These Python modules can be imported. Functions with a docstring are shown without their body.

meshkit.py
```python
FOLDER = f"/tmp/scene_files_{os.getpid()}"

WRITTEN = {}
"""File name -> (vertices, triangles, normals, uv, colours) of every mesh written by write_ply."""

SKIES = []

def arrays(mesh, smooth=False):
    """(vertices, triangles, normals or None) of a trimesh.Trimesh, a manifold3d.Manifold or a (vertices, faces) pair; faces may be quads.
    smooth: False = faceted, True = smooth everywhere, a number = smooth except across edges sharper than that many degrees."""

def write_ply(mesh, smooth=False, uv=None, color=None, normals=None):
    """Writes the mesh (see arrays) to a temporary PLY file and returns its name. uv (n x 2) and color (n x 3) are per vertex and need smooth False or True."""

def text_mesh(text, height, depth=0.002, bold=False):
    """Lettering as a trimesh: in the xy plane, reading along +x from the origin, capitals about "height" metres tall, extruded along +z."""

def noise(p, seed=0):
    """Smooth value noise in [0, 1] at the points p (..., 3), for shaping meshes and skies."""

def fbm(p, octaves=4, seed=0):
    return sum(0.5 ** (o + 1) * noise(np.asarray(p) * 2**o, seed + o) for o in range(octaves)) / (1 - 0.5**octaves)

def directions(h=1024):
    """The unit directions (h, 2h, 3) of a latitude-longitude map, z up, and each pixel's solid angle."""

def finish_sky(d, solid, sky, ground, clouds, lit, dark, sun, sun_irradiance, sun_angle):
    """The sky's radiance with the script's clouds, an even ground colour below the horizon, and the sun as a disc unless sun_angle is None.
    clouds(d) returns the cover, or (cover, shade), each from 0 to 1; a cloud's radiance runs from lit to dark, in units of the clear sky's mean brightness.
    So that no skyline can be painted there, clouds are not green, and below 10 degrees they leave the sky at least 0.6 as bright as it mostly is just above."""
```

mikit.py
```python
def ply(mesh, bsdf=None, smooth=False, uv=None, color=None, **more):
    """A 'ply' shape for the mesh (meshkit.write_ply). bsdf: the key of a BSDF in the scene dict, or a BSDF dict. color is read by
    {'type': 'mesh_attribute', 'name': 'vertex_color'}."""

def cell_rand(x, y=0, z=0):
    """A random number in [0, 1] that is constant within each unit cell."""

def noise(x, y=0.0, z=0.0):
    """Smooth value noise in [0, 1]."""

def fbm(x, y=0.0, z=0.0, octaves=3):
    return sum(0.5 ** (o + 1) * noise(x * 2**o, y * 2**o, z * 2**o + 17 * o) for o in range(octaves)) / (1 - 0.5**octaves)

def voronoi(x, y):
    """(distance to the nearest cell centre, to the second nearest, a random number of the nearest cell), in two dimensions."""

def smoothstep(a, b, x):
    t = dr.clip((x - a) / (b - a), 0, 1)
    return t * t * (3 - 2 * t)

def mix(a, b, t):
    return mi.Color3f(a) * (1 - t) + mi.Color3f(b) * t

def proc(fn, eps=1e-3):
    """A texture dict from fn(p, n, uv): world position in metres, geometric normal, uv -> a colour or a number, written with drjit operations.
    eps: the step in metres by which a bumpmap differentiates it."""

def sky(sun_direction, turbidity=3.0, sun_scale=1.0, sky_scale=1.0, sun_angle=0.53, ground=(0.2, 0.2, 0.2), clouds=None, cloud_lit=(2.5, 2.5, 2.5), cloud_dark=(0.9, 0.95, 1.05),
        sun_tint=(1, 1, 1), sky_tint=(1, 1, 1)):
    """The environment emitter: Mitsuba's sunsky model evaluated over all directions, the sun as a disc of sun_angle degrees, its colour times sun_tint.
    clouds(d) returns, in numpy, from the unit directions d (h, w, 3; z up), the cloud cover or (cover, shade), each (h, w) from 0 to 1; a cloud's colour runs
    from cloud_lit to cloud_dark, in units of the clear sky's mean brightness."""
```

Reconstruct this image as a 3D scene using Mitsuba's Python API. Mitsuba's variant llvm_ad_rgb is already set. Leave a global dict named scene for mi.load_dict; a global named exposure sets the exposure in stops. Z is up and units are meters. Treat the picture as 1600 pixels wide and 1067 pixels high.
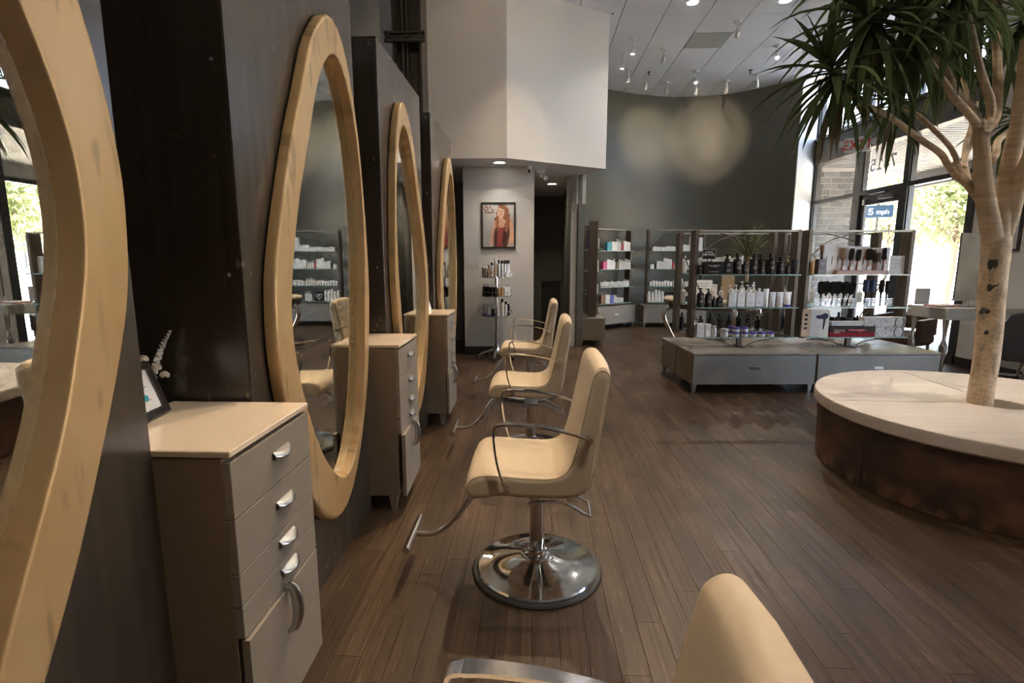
import math, random
import numpy as np, trimesh, mitsuba as mi, mikit, meshkit, drjit as dr
from shapely.geometry import Polygon, Point, box as sbox
from mikit import noise, fbm, voronoi, cell_rand, smoothstep, mix, proc

T = mi.ScalarTransform4f
scene, labels = {}, {}
rng = random.Random(7)

# ------------------------------------------------------------ camera, sky, lamps, exposure
exposure = 0.25
F, PITCH, YAW = 817.0, math.atan2(128.5, 817), math.atan2(35, 817)
EYE = [0.0, 0.0, 1.45]
FWD = [-math.sin(YAW) * math.cos(PITCH), math.cos(YAW) * math.cos(PITCH), -math.sin(PITCH)]
scene['camera'] = dict(type='perspective', fov=math.degrees(2 * math.atan(800 / F)), fov_axis='x', near_clip=0.02, far_clip=400.0,
                       to_world=T().look_at(origin=EYE, target=[EYE[i] + FWD[i] for i in range(3)], up=[0, 0, 1]))
scene['sky'] = mikit.sky((-0.40, 0.50, 0.77), turbidity=3.0, sun_scale=105.0, sky_scale=42.0, ground=(0.3, 0.3, 0.29), sky_tint=(1.0, 1.0, 1.0),
                         clouds=lambda d: 0.6 * np.clip(meshkit.fbm(d * 3.0, 4, 3) * 2.4 - 0.7, 0, 1), cloud_lit=(1.5, 1.5, 1.5), cloud_dark=(1.0, 1.02, 1.06))
CEIL = 4.91
LENS = 40.0
WARM, NEUTRAL = (1.0, 0.77, 0.52), (1.0, 0.86, 0.70)
# spotlights on the ceiling: place, target, intensity, colour (0 = lamp that faces away or is off), half angle
SPOTS = [((1.55, 9.03), (1.0, 8.9, 0.9), 12, NEUTRAL, 30), ((1.49, 9.68), (0.95, 9.6, 1.2), 0, NEUTRAL, 24), ((1.69, 10.34), (1.95, 11.2, 1.2), 14, NEUTRAL, 34),
         ((2.12, 9.44), (2.40, 11.95, 4.00), 32, WARM, 18), ((2.11, 10.81), (1.95, 11.4, 3.6), 0, WARM, 20), ((2.59, 11.15), (2.60, 11.92, 4.02), 0, NEUTRAL, 38),
         ((2.97, 10.52), (2.9, 8.2, 0.6), 10, NEUTRAL, 28), ((3.18, 11.19), (3.1, 11.6, 3.4), 0, WARM, 20), ((2.97, 8.48), (3.70, 12.05, 4.05), 54, WARM, 15),
         ((3.95, 9.38), (2.9, 6.1, 0.9), 18, NEUTRAL, 30), ((3.75, 11.12), (3.82, 11.84, 4.05), 0, NEUTRAL, 36), ((4.19, 10.75), (4.4, 11.3, 3.4), 0, WARM, 22),
         ((0.30, 2.75), (-0.05, 0.55, 0.5), 21, WARM, 28), ((0.20, 4.45), (-0.20, 2.25, 0.6), 27, WARM, 28), ((0.20, 6.0), (-0.20, 3.85, 0.6), 27, WARM, 28),
         ((0.30, 6.95), (-0.25, 5.45, 0.6), 21, WARM, 28), ((1.9, 4.2), (3.1, 3.5, 0.5), 6, NEUTRAL, 34), ((0.3, 6.4), (-0.6, 7.6, 1.0), 9, WARM, 28),
         ((-0.2, 3.4), (-0.6, 7.25, 3.6), 9, WARM, 30)]
LIT = (0, 1, 2, 6, 9)      # lamps whose bulb is seen glowing
DOWNLIGHTS = [(2.13, 7.87), (3.37, 7.87), (2.13, 5.43), (3.37, 5.43), (2.13, 3.0), (3.37, 3.0), (1.2, 0.6), (3.37, 0.6)]
DOWN_POWER, DOWN_COL, DOWN_ON = 16.0, (1.0, 0.88, 0.74), (0, 2, 5, 6)
SOFFIT_LAMP, SOFFIT_POWER = (-0.50, 7.57), 3.0


def lamp_spot(key, pos, target, power, col, half):
    scene[key] = dict(type='spot', to_world=T().look_at(origin=list(pos), target=list(target), up=[0.1, 1, 0.2]),
                      intensity=dict(type='rgb', value=[power * c for c in col]), cutoff_angle=float(half), beam_width=float(half) * 0.35)


# ------------------------------------------------------------ helpers
def mm(v, f):
    return trimesh.Trimesh(np.asarray(v, float), np.asarray(f, int), process=False)


def cat(*ms):
    ms = [m for m in ms if m is not None]
    return trimesh.util.concatenate(ms) if len(ms) > 1 else ms[0]


def bx(x0, x1, y0, y1, z0, z1, b=0.0):
    """A box, chamfered by b."""
    x0, x1, y0, y1, z0, z1 = min(x0, x1), max(x0, x1), min(y0, y1), max(y0, y1), min(z0, z1), max(z0, z1)
    if b <= 0:
        m = trimesh.creation.box(extents=(x1 - x0, y1 - y0, z1 - z0))
        m.apply_translation(((x0 + x1) / 2, (y0 + y1) / 2, (z0 + z1) / 2))
        return m
    b = min(b, 0.49 * min(x1 - x0, y1 - y0, z1 - z0))
    pts = []
    for X, sx in ((x0, 1), (x1, -1)):
        for Y, sy in ((y0, 1), (y1, -1)):
            for Z, sz in ((z0, 1), (z1, -1)):
                pts += [(X, Y + sy * b, Z + sz * b), (X + sx * b, Y, Z + sz * b), (X + sx * b, Y + sy * b, Z)]
    return trimesh.convex.convex_hull(np.array(pts))


def spline(pts, n=8, closed=False):
    P = np.asarray(pts, float)
    if closed:
        P = np.vstack([P[-1], P, P[0], P[1]])
    else:
        P = np.vstack([2 * P[0] - P[1], P, 2 * P[-1] - P[-2]])
    out = []
    for i in range(1, len(P) - 2):
        for k in range(n):
            t = k / n
            a, b, c, d = P[i - 1:i + 3]
            out.append(0.5 * (2 * b + (c - a) * t + (2 * a - 5 * b + 4 * c - d) * t * t + (3 * b - a - 3 * c + d) * t ** 3))
    if not closed:
        out.append(P[-2])
    return np.array(out)


def frames(P, closed=False):
    t = np.gradient(P, axis=0) if not closed else np.roll(P, -1, 0) - np.roll(P, 1, 0)
    t /= np.linalg.norm(t, axis=1, keepdims=True) + 1e-12
    n = np.zeros_like(P)
    ref = np.array([0, 0, 1.0]) if abs(t[0][2]) < 0.9 else np.array([0, 1.0, 0])
    n[0] = np.cross(np.cross(t[0], ref), t[0])
    n[0] /= np.linalg.norm(n[0])
    for i in range(1, len(P)):
        v = n[i - 1] - t[i] * (n[i - 1] @ t[i])
        n[i] = v / (np.linalg.norm(v) + 1e-12)
    return t, n, np.cross(t, n)


def sweep(P, section, up=None, closed=False):
    """Sweep the closed 2-D section ((a, b) along side and up) along the points P; up fixes the section's second axis."""
    P = np.asarray(P, float)
    t, n, b = frames(P, closed)
    if up is not None:
        u = np.broadcast_to(np.asarray(up, float), P.shape)
        b = np.cross(t, u)
        b /= np.linalg.norm(b, axis=1, keepdims=True) + 1e-12
        n = np.cross(b, t)
    S = [np.asarray(section(i / max(1, len(P) - 1)) if callable(section) else section, float) for i in range(len(P))]
    k = len(S[0])
    V = np.vstack([P[i] + S[i][:, :1] * b[i] + S[i][:, 1:] * n[i] for i in range(len(P))])
    Fc = []
    m = len(P)
    for i in range(m if closed else m - 1):
        i2 = (i + 1) % m
        for j in range(k):
            j2 = (j + 1) % k
            Fc += [(i * k + j, i2 * k + j, i2 * k + j2), (i * k + j, i2 * k + j2, i * k + j2)]
    if not closed:
        for j in range(1, k - 1):
            Fc += [(0, j, j + 1), ((m - 1) * k, (m - 1) * k + j + 1, (m - 1) * k + j)]
    out = mm(V, Fc)
    return out


def ring(r, k=10, r2=None):
    a = np.arange(k) * 2 * np.pi / k
    return np.stack([np.cos(a) * r, np.sin(a) * (r2 or r)], 1)


def tube(P, r, k=10, closed=False):
    P = np.asarray(P, float)
    if callable(r):
        return sweep(P, lambda t: ring(r(t), k), closed=closed)
    return sweep(P, ring(r, k), closed=closed)


def rod(a, b, r, k=10, r2=None):
    return sweep([a, b], (lambda t: ring(r + ((r2 or r) - r) * t, k)))


def lathe(prof, k=32, at=(0, 0, 0)):
    P = np.asarray(prof, float)
    a = np.arange(k) * 2 * np.pi / k
    V = [[r * math.cos(x), r * math.sin(x), z] for r, z in P for x in a]
    Fc = []
    for i in range(len(P) - 1):
        for j in range(k):
            j2 = (j + 1) % k
            Fc += [(i * k + j, i * k + j2, (i + 1) * k + j2), (i * k + j, (i + 1) * k + j2, (i + 1) * k + j)]
    V += [[0, 0, P[0][1]], [0, 0, P[-1][1]]]
    c0, c1 = len(V) - 2, len(V) - 1
    for j in range(k):
        j2 = (j + 1) % k
        Fc += [(c0, j2, j), (c1, (len(P) - 1) * k + j, (len(P) - 1) * k + j2)]
    m = mm(V, Fc)
    m.apply_translation(at)
    return m


def prism(poly, z0, z1):
    m = trimesh.creation.extrude_polygon(poly if isinstance(poly, Polygon) else Polygon(poly), z1 - z0, engine='earcut')
    m.apply_translation((0, 0, z0))
    return m


def M(loc=(0, 0, 0), rz=0.0, rx=0.0, ry=0.0, s=1.0):
    """4 x 4: scale, turn about x, y, z (degrees), move."""
    cx, sx, cy, sy, cz, sz = [f(math.radians(a)) for a in (rx, ry, rz) for f in (math.cos, math.sin)]
    Rx = np.array([[1, 0, 0], [0, cx, -sx], [0, sx, cx]])
    Ry = np.array([[cy, 0, sy], [0, 1, 0], [-sy, 0, cy]])
    Rz = np.array([[cz, -sz, 0], [sz, cz, 0], [0, 0, 1]])
    A = np.eye(4)
    A[:3, :3] = Rz @ Ry @ Rx @ np.diag(np.broadcast_to(s, 3))
    A[:3, 3] = loc
    return A


def mv(m, A):
    m = m.copy()
    m.apply_transform(np.asarray(A, float))
    return m


used = {}


def key_for(base):
    n = used.get(base, 0)
    used[base] = n + 1
    return base if n == 0 else f'{base}_{n:03d}'


def thing(name, label=None, category=None, group=None, kind=None):
    k = key_for(name)
    labels[k] = {a: b for a, b in (('label', label), ('category', category), ('group', group), ('kind', kind)) if b}
    return k


def part(parent, name, mesh, bsdf, smooth=False, label=None, kind=None, color=None, A=None):
    k = key_for(f'{parent}__{name}')
    if isinstance(mesh, dict):
        scene[k] = dict(mesh)
        if A is not None:
            scene[k]['to_world'] = T(np.asarray(A, float).tolist())
    else:
        scene[k] = mikit.ply(mv(mesh, A) if A is not None else mesh, bsdf, smooth=smooth, color=color)
    if label or kind:
        labels[k] = {a: b for a, b in (('label', label), ('kind', kind)) if b}
    return k


def solo(name, mesh, bsdf, label=None, category=None, group=None, kind=None, smooth=False, A=None, color=None):
    k = thing(name, label, category, group, kind)
    scene[k] = mikit.ply(mv(mesh, A) if A is not None else mesh, bsdf, smooth=smooth, color=color)
    return k


def copies(parent, proto, A, tint=None):
    """One entry per part of proto = [(name, ply dict, bsdf)] under parent, placed by A."""
    made = {}
    for name, shape, bsdf in proto:
        k = key_for(f'{parent}__{name}')
        scene[k] = dict(shape, to_world=T(np.asarray(A, float).tolist()), bsdf=dict(type='ref', id=(tint or {}).get(bsdf, bsdf)))
        made[name] = k
    return made


# ------------------------------------------------------------ materials
def rgb(*c):
    return dict(type='rgb', value=list(c))


def pr(col, rough=0.5, metal=0.0, spec=0.5, **k):
    return dict(type='twosided', bsdf=dict(type='principled', base_color=rgb(*col) if isinstance(col, tuple) else col,
                                           roughness=rough, metallic=metal, specular=spec, **k))


def mat(name, d):
    scene[name] = d
    return name


def sheet(col):
    return rgb(*col)


WH = lambda c, a=0.06, s=6.0: proc(lambda p, n, uv: mi.Color3f(c) * (1 - a + 2 * a * fbm(p.x * s, p.y * s, p.z * s, 3)))
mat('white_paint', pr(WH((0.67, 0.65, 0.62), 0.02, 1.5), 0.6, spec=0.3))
mat('soffit_paint', pr((0.70, 0.69, 0.67), 0.7, spec=0.2))
mat('ceiling_tile', pr(WH((0.86, 0.86, 0.85), 0.015, 3.0), 0.8, spec=0.2))
mat('ceiling_panel', pr((0.52, 0.52, 0.47), 0.5))
mat('ceiling_grid', pr((0.16, 0.15, 0.13), 0.8))
mat('dark_wall', pr(WH((0.085, 0.086, 0.070), 0.05, 1.2), 0.42, spec=0.45))
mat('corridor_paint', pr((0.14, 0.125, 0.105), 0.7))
mat('black_board', pr((0.02, 0.019, 0.018), 0.6))
mat('baseboard', pr((0.022, 0.020, 0.018), 0.5))


def plank_tone(k):
    a = [(0.062, 0.040, 0.026), (0.070, 0.046, 0.030), (0.054, 0.035, 0.023), (0.076, 0.051, 0.034)][k]

    def fn(p, n, uv):
        row = dr.floor(p.x / 0.105)
        g = fbm(p.x * 90.0 + row * 3.1, p.y * 2.2, row, 3)
        f = fbm(p.x * 260.0, p.y * 9.0, 5.0, 2)
        blot = fbm(p.x * 5.0, p.y * 1.8, 2.0, 3)
        scr = smoothstep(0.70, 0.86, f) * smoothstep(0.42, 0.62, blot)
        c = mi.Color3f(a) * mi.Color3f(1.17, 1.05, 0.88) * (0.40 + 0.5 * g) * (0.50 + 0.9 * blot)
        return c + mi.Color3f(0.055, 0.040, 0.027) * scr
    return fn


def plank_rough(p, n, uv):
    return 0.30 + 0.24 * fbm(p.x * 120.0, p.y * 4.0, 1.0, 2)


for _k in range(4):
    mat(f'plank_{_k}', dict(type='twosided', bsdf=dict(type='principled', base_color=proc(plank_tone(_k)), roughness=proc(plank_rough), specular=0.32)))


def steel_fn(p, n, uv):
    a = fbm(p.x * 40.0 + p.y * 40.0, 3.0, p.z * 1.2, 3)
    b = fbm(p.x * 3.0, p.y * 3.0, p.z * 2.0, 3)
    spk = smoothstep(0.80, 0.86, noise(p.x * 45.0 + 9, p.y * 45.0, p.z * 30.0)) * smoothstep(0.6, 0.75, noise(p.x * 6.0, p.y * 6.0, p.z * 5.0))
    return mi.Color3f(0.034, 0.028, 0.022) * (0.6 + 0.5 * a + 0.5 * b) + mi.Color3f(0.10, 0.07, 0.04) * spk


def steel_rough(p, n, uv):
    return 0.20 + 0.12 * fbm(p.x * 8.0, p.y * 8.0, p.z * 3.0, 3)


mat('steel', dict(type='twosided', bsdf=dict(type='principled', base_color=proc(steel_fn), roughness=proc(steel_rough), specular=0.75, metallic=0.12)))
mat('black_iron', pr(WH((0.020, 0.017, 0.013), 0.25, 20.0), 0.5, spec=0.3))


def gold_fn(p, n, uv):
    a = fbm(p.y * 10.0, p.z * 3.0, p.x * 10.0, 4)
    s = smoothstep(0.60, 0.80, fbm(p.y * 30.0, p.z * 6.0, 3.0, 3))
    c = mix((0.54, 0.33, 0.13), (0.68, 0.47, 0.25), a)
    return c * (1 - 0.30 * s)


mat('gold_leaf', dict(type='twosided', bsdf=dict(type='principled', base_color=proc(gold_fn), roughness=0.38, metallic=0.30, specular=0.5)))
mat('mirror_glass', dict(type='twosided', bsdf=dict(type='conductor', material='Ag', specular_reflectance=rgb(0.88, 0.90, 0.89))))
mat('taupe', pr(WH((0.185, 0.140, 0.092), 0.05, 3.0), 0.45, spec=0.4))
mat('taupe_front', pr(proc(lambda p, n, uv: mi.Color3f(0.235, 0.20, 0.158) * (0.95 + 0.1 * fbm(p.x * 120.0, p.y * 120.0, p.z * 120.0, 2))), 0.38, spec=0.6))
mat('grey_laminate', pr(proc(lambda p, n, uv: mi.Color3f(0.215, 0.19, 0.16) * (0.9 + 0.2 * fbm(p.x * 8.0, p.y * 8.0, p.z * 160.0, 3))), 0.38, spec=0.6))
mat('laminate_top', pr(proc(lambda p, n, uv: mi.Color3f(0.25, 0.22, 0.185) * (0.7 + 0.6 * fbm(p.x * 3.0, p.y * 60.0, 1.0, 3))), 0.32, spec=0.6))
mat('dark_taupe', pr((0.17, 0.135, 0.095), 0.5))
mat('cream_glass', pr((0.74, 0.60, 0.44), 0.12, spec=0.6, clearcoat=0.6, clearcoat_gloss=0.95))
mat('cast_aluminium', pr((0.58, 0.57, 0.55), 0.24, metal=1.0))
mat('leg_metal', pr((0.62, 0.60, 0.56), 0.38, metal=0.9))
mat('vinyl', pr(proc(lambda p, n, uv: mi.Color3f(0.62, 0.485, 0.325) * (0.97 + 0.06 * fbm(p.x * 60.0, p.y * 60.0, p.z * 60.0, 2))), 0.42, spec=0.45))
mat('vinyl_seam', pr((0.50, 0.37, 0.21), 0.5))
mat('chrome', pr((0.80, 0.79, 0.77), 0.07, metal=1.0))
mat('brushed', pr((0.66, 0.65, 0.62), 0.22, metal=1.0))
mat('rubber', pr((0.018, 0.017, 0.016), 0.55))
mat('bronze', pr(WH((0.080, 0.062, 0.046), 0.12, 25.0), 0.42, metal=0.45))
mat('bronze_light', pr((0.30, 0.27, 0.22), 0.4, metal=0.5))
mat('pane', dict(type='thindielectric', int_ior=1.5))
mat('shelf_edge', pr((0.22, 0.42, 0.40), 0.2, spec=0.8))
mat('acrylic', dict(type='thindielectric', int_ior=1.45))
mat('product_white', pr((0.80, 0.78, 0.75), 0.4))
mat('product_cream', pr((0.72, 0.66, 0.57), 0.4))
mat('product_grey', pr((0.42, 0.41, 0.40), 0.4))
mat('product_black', pr((0.010, 0.0095, 0.0095), 0.32, spec=0.12))
mat('brush_pad', pr((0.010, 0.010, 0.010), 0.95, spec=0.02))
mat('product_silver', pr((0.62, 0.62, 0.62), 0.3, metal=0.6))
mat('product_amber', pr((0.48, 0.27, 0.10), 0.3))
mat('product_tan', pr((0.55, 0.42, 0.28), 0.5))
mat('product_purple', pr((0.07, 0.05, 0.30), 0.4))
mat('product_plum', pr((0.055, 0.040, 0.055), 0.4))
mat('product_teal', pr((0.03, 0.33, 0.40), 0.45))
mat('product_red', pr((0.42, 0.03, 0.05), 0.4))
mat('product_pink', pr((0.62, 0.05, 0.22), 0.4))
mat('product_blue', pr((0.05, 0.08, 0.40), 0.4))
mat('product_brown', pr((0.22, 0.09, 0.05), 0.4))
mat('product_olive', pr((0.12, 0.12, 0.07), 0.4))
mat('ink', pr((0.05, 0.045, 0.045), 0.6))
mat('ink_grey', pr((0.45, 0.43, 0.42), 0.6))
mat('paper', pr((0.82, 0.81, 0.79), 0.7))
mat('wine', pr((0.16, 0.035, 0.035), 0.5))
mat('white_metal', pr((0.78, 0.77, 0.74), 0.4))
mat('black_plastic', pr((0.02, 0.02, 0.02), 0.4))
mat('frame_black', pr((0.018, 0.016, 0.015), 0.35))
mat('storefront', pr((0.035, 0.037, 0.040), 0.30, spec=0.6, metal=0.2))
mat('header_grey', pr((0.075, 0.07, 0.063), 0.6))


def maple(p, n, uv):
    g = fbm(p.x * 3.0, p.y * 40.0, p.z * 40.0, 3)
    return mi.Color3f(0.66, 0.55, 0.44) * (0.92 + 0.16 * g)


mat('maple', pr(proc(maple), 0.45, spec=0.35))


def rust(p, n, uv):
    a = fbm(p.x * 3.0, p.y * 3.0, p.z * 3.5, 4)
    b = fbm(p.x * 14.0, p.y * 14.0, p.z * 7.0, 3)
    lo = smoothstep(0.16, 0.0, p.z + 0.10 * (fbm(p.x * 5.0, p.y * 5.0, 4.0, 3) - 0.4))
    c = mix((0.040, 0.024, 0.016), (0.135, 0.062, 0.034), smoothstep(0.35, 0.7, a)) * (0.75 + 0.5 * b)
    return c * (1 + 0.0 * lo) + mi.Color3f(0.10, 0.045, 0.02) * lo * smoothstep(0.45, 0.65, b)


mat('rusted_steel', pr(proc(rust), 0.55, spec=0.4))


def bark(p, n, uv):
    low = smoothstep(1.75, 1.45, p.z)
    rings = noise(p.x * 6.0, p.y * 6.0, p.z * 75.0 + 1.5 * noise(p.x * 9.0, p.y * 9.0, p.z * 3.0))
    crack = smoothstep(0.50, 0.34, fbm(p.x * 42.0, p.y * 42.0, p.z * 9.0, 3))
    mesh = smoothstep(0.46, 0.34, noise(p.x * 55.0, p.y * 55.0, p.z * 70.0))
    a = fbm(p.x * 14.0, p.y * 14.0, p.z * 6.0, 3)
    c = mix((0.52, 0.37, 0.23), (0.68, 0.53, 0.36), a)
    return c * (1 - (1 - low) * 0.34 * rings) * (1 - low * (0.28 * crack + 0.15 * mesh))


mat('bark', dict(type='bumpmap', arbitrary=proc(lambda p, n, uv: 0.6 * noise(p.x * 6.0, p.y * 6.0, p.z * 75.0) + 0.8 * fbm(p.x * 42.0, p.y * 42.0, p.z * 20.0, 3)), scale=0.004,
                 bsdf=pr(proc(bark), 0.8, spec=0.2)))
mat('scar', pr((0.035, 0.028, 0.024), 0.8))
mat('soil', pr(WH((0.05, 0.035, 0.025), 0.4, 60.0), 0.9))


def leaf_fn(base):
    def fn(p, n, uv):
        return mi.Color3f(base) * (0.75 + 0.5 * fbm(p.x * 9.0, p.y * 9.0, p.z * 9.0, 2))
    return fn


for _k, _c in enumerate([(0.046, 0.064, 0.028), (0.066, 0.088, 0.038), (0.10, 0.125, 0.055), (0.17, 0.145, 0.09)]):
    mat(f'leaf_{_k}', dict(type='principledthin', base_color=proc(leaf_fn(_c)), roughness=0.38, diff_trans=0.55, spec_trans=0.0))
mat('concrete', pr(WH((0.42, 0.41, 0.37), 0.14, 7.0), 0.45))
mat('black_leather', pr((0.022, 0.020, 0.020), 0.42))
mat('brown_leather', pr(WH((0.060, 0.032, 0.022), 0.2, 9.0), 0.4))
mat('table_wood', pr((0.58, 0.46, 0.32), 0.3))
mat('table_apron', pr((0.055, 0.028, 0.018), 0.35))
mat('flower_cream', pr((0.80, 0.70, 0.52), 0.7))
mat('flower_white', pr((0.82, 0.80, 0.74), 0.7))
mat('brick', pr(WH((0.075, 0.070, 0.066), 0.18, 16.0), 0.85))
mat('brick_light', pr(WH((0.11, 0.103, 0.097), 0.15, 16.0), 0.85))
mat('mortar', pr((0.30, 0.28, 0.24), 0.9))
mat('sidewalk', pr(WH((0.60, 0.59, 0.56), 0.08, 1.0), 0.9))
mat('asphalt', pr(WH((0.28, 0.275, 0.27), 0.1, 2.0), 0.9))
mat('stucco', pr((0.50, 0.45, 0.39), 0.9))
mat('stucco_dark', pr((0.20, 0.18, 0.165), 0.9))
mat('awning_red', pr((0.45, 0.05, 0.08), 0.8))
mat('far_window', pr((0.06, 0.08, 0.10), 0.15))
mat('canopy_metal', pr((0.030, 0.030, 0.030), 0.7, spec=0.1))
mat('canopy_light', pr((0.13, 0.13, 0.125), 0.6))
mat('car_paint', pr((0.75, 0.76, 0.78), 0.25, clearcoat=0.8))
mat('trunk_grey', pr((0.20, 0.16, 0.12), 0.9))
mat('tree_leaf', dict(type='principledthin', base_color=rgb(0.22, 0.255, 0.14), roughness=0.6, diff_trans=0.9))
mat('sign_blue', pr((0.012, 0.028, 0.05), 0.8, spec=0.1))
mat('exit_red', pr((0.62, 0.06, 0.04), 0.5))
mat('exit_face', pr((0.70, 0.68, 0.62), 0.5))
mat('lens_off', pr((0.85, 0.72, 0.5), 0.3))
# ------------------------------------------------------------ the setting
def struct(name, mesh, bsdf, smooth=False):
    k = key_for(name)
    labels[k] = dict(kind='structure')
    scene[k] = mikit.ply(mesh, bsdf, smooth=smooth)
    return k


def seen(p, pad=40):
    """Whether the camera has the point in its frame (to choose which planks and tiles become parts of their own)."""
    d = np.asarray(p, float) - EYE
    f = np.array(FWD)
    r = np.cross(f, [0, 0, 1])
    r /= np.linalg.norm(r)
    z = d @ f
    if z < 0.2:
        return False
    x, y = 800 + F * (d @ r) / z, 533 - F * (d @ np.cross(r, f)) / z
    return -pad < x < 1600 + pad and -pad < y < 1067 + pad


X0, X1, Y0, Y1 = -4.0, 5.9, -4.6, 12.6
struct('floor', bx(X0, X1 + 0.1, Y0, Y1, -0.08, -0.006), 'baseboard')
PW, PL, GAP = 0.105, 1.22, 0.0005
planks = []
for i in range(int(X0 / PW), int(X1 / PW) + 1):
    off = random.Random(i * 31 + 5).random() * PL
    for j in range(-4, 12):
        a, b = j * PL + off, (j + 1) * PL + off
        x0, x1 = max(i * PW, X0), min((i + 1) * PW, X1)
        if x1 - x0 < 0.02 or a < -2.5 or b > 12.5:
            continue
        planks.append((x0 + GAP, x1 - GAP, a + GAP, b - GAP))
blocked = lambda p: (p[1] < -0.94) or ((p[0] + p[1]) / 2 - 3.11) ** 2 + ((p[2] + p[3]) / 2 - 3.52) ** 2 < 0.6
near = sorted((p for p in planks if not blocked(p) and any(seen(((p[0] + p[1]) / 2, y, 0)) for y in (p[2], (p[2] + p[3]) / 2, p[3]))), key=lambda p: (p[2] + p[3]) ** 2 / 4 + p[0] ** 2)[:298]
pick = set(near)
plank_ply = mikit.ply(bx(0, PW - 2 * GAP, 0, PL - 2 * GAP, -0.006, 0, 0.0007), 'plank_0')
for p in near:
    if abs(p[1] - p[0] - (PW - 2 * GAP)) < 1e-6:
        k = part('floor', 'plank', dict(plank_ply, bsdf=dict(type='ref', id=f'plank_{rng.choice([0, 0, 1, 2, 3])}')), None, A=M((p[0], p[2], 0)))
    else:
        part('floor', 'plank', bx(*p, -0.006, 0, 0.0007), 'plank_0')
part('floor', 'far_plank', cat(*[bx(*p, -0.006, 0) for p in planks if p not in pick]), 'plank_0', kind='stuff')

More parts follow.
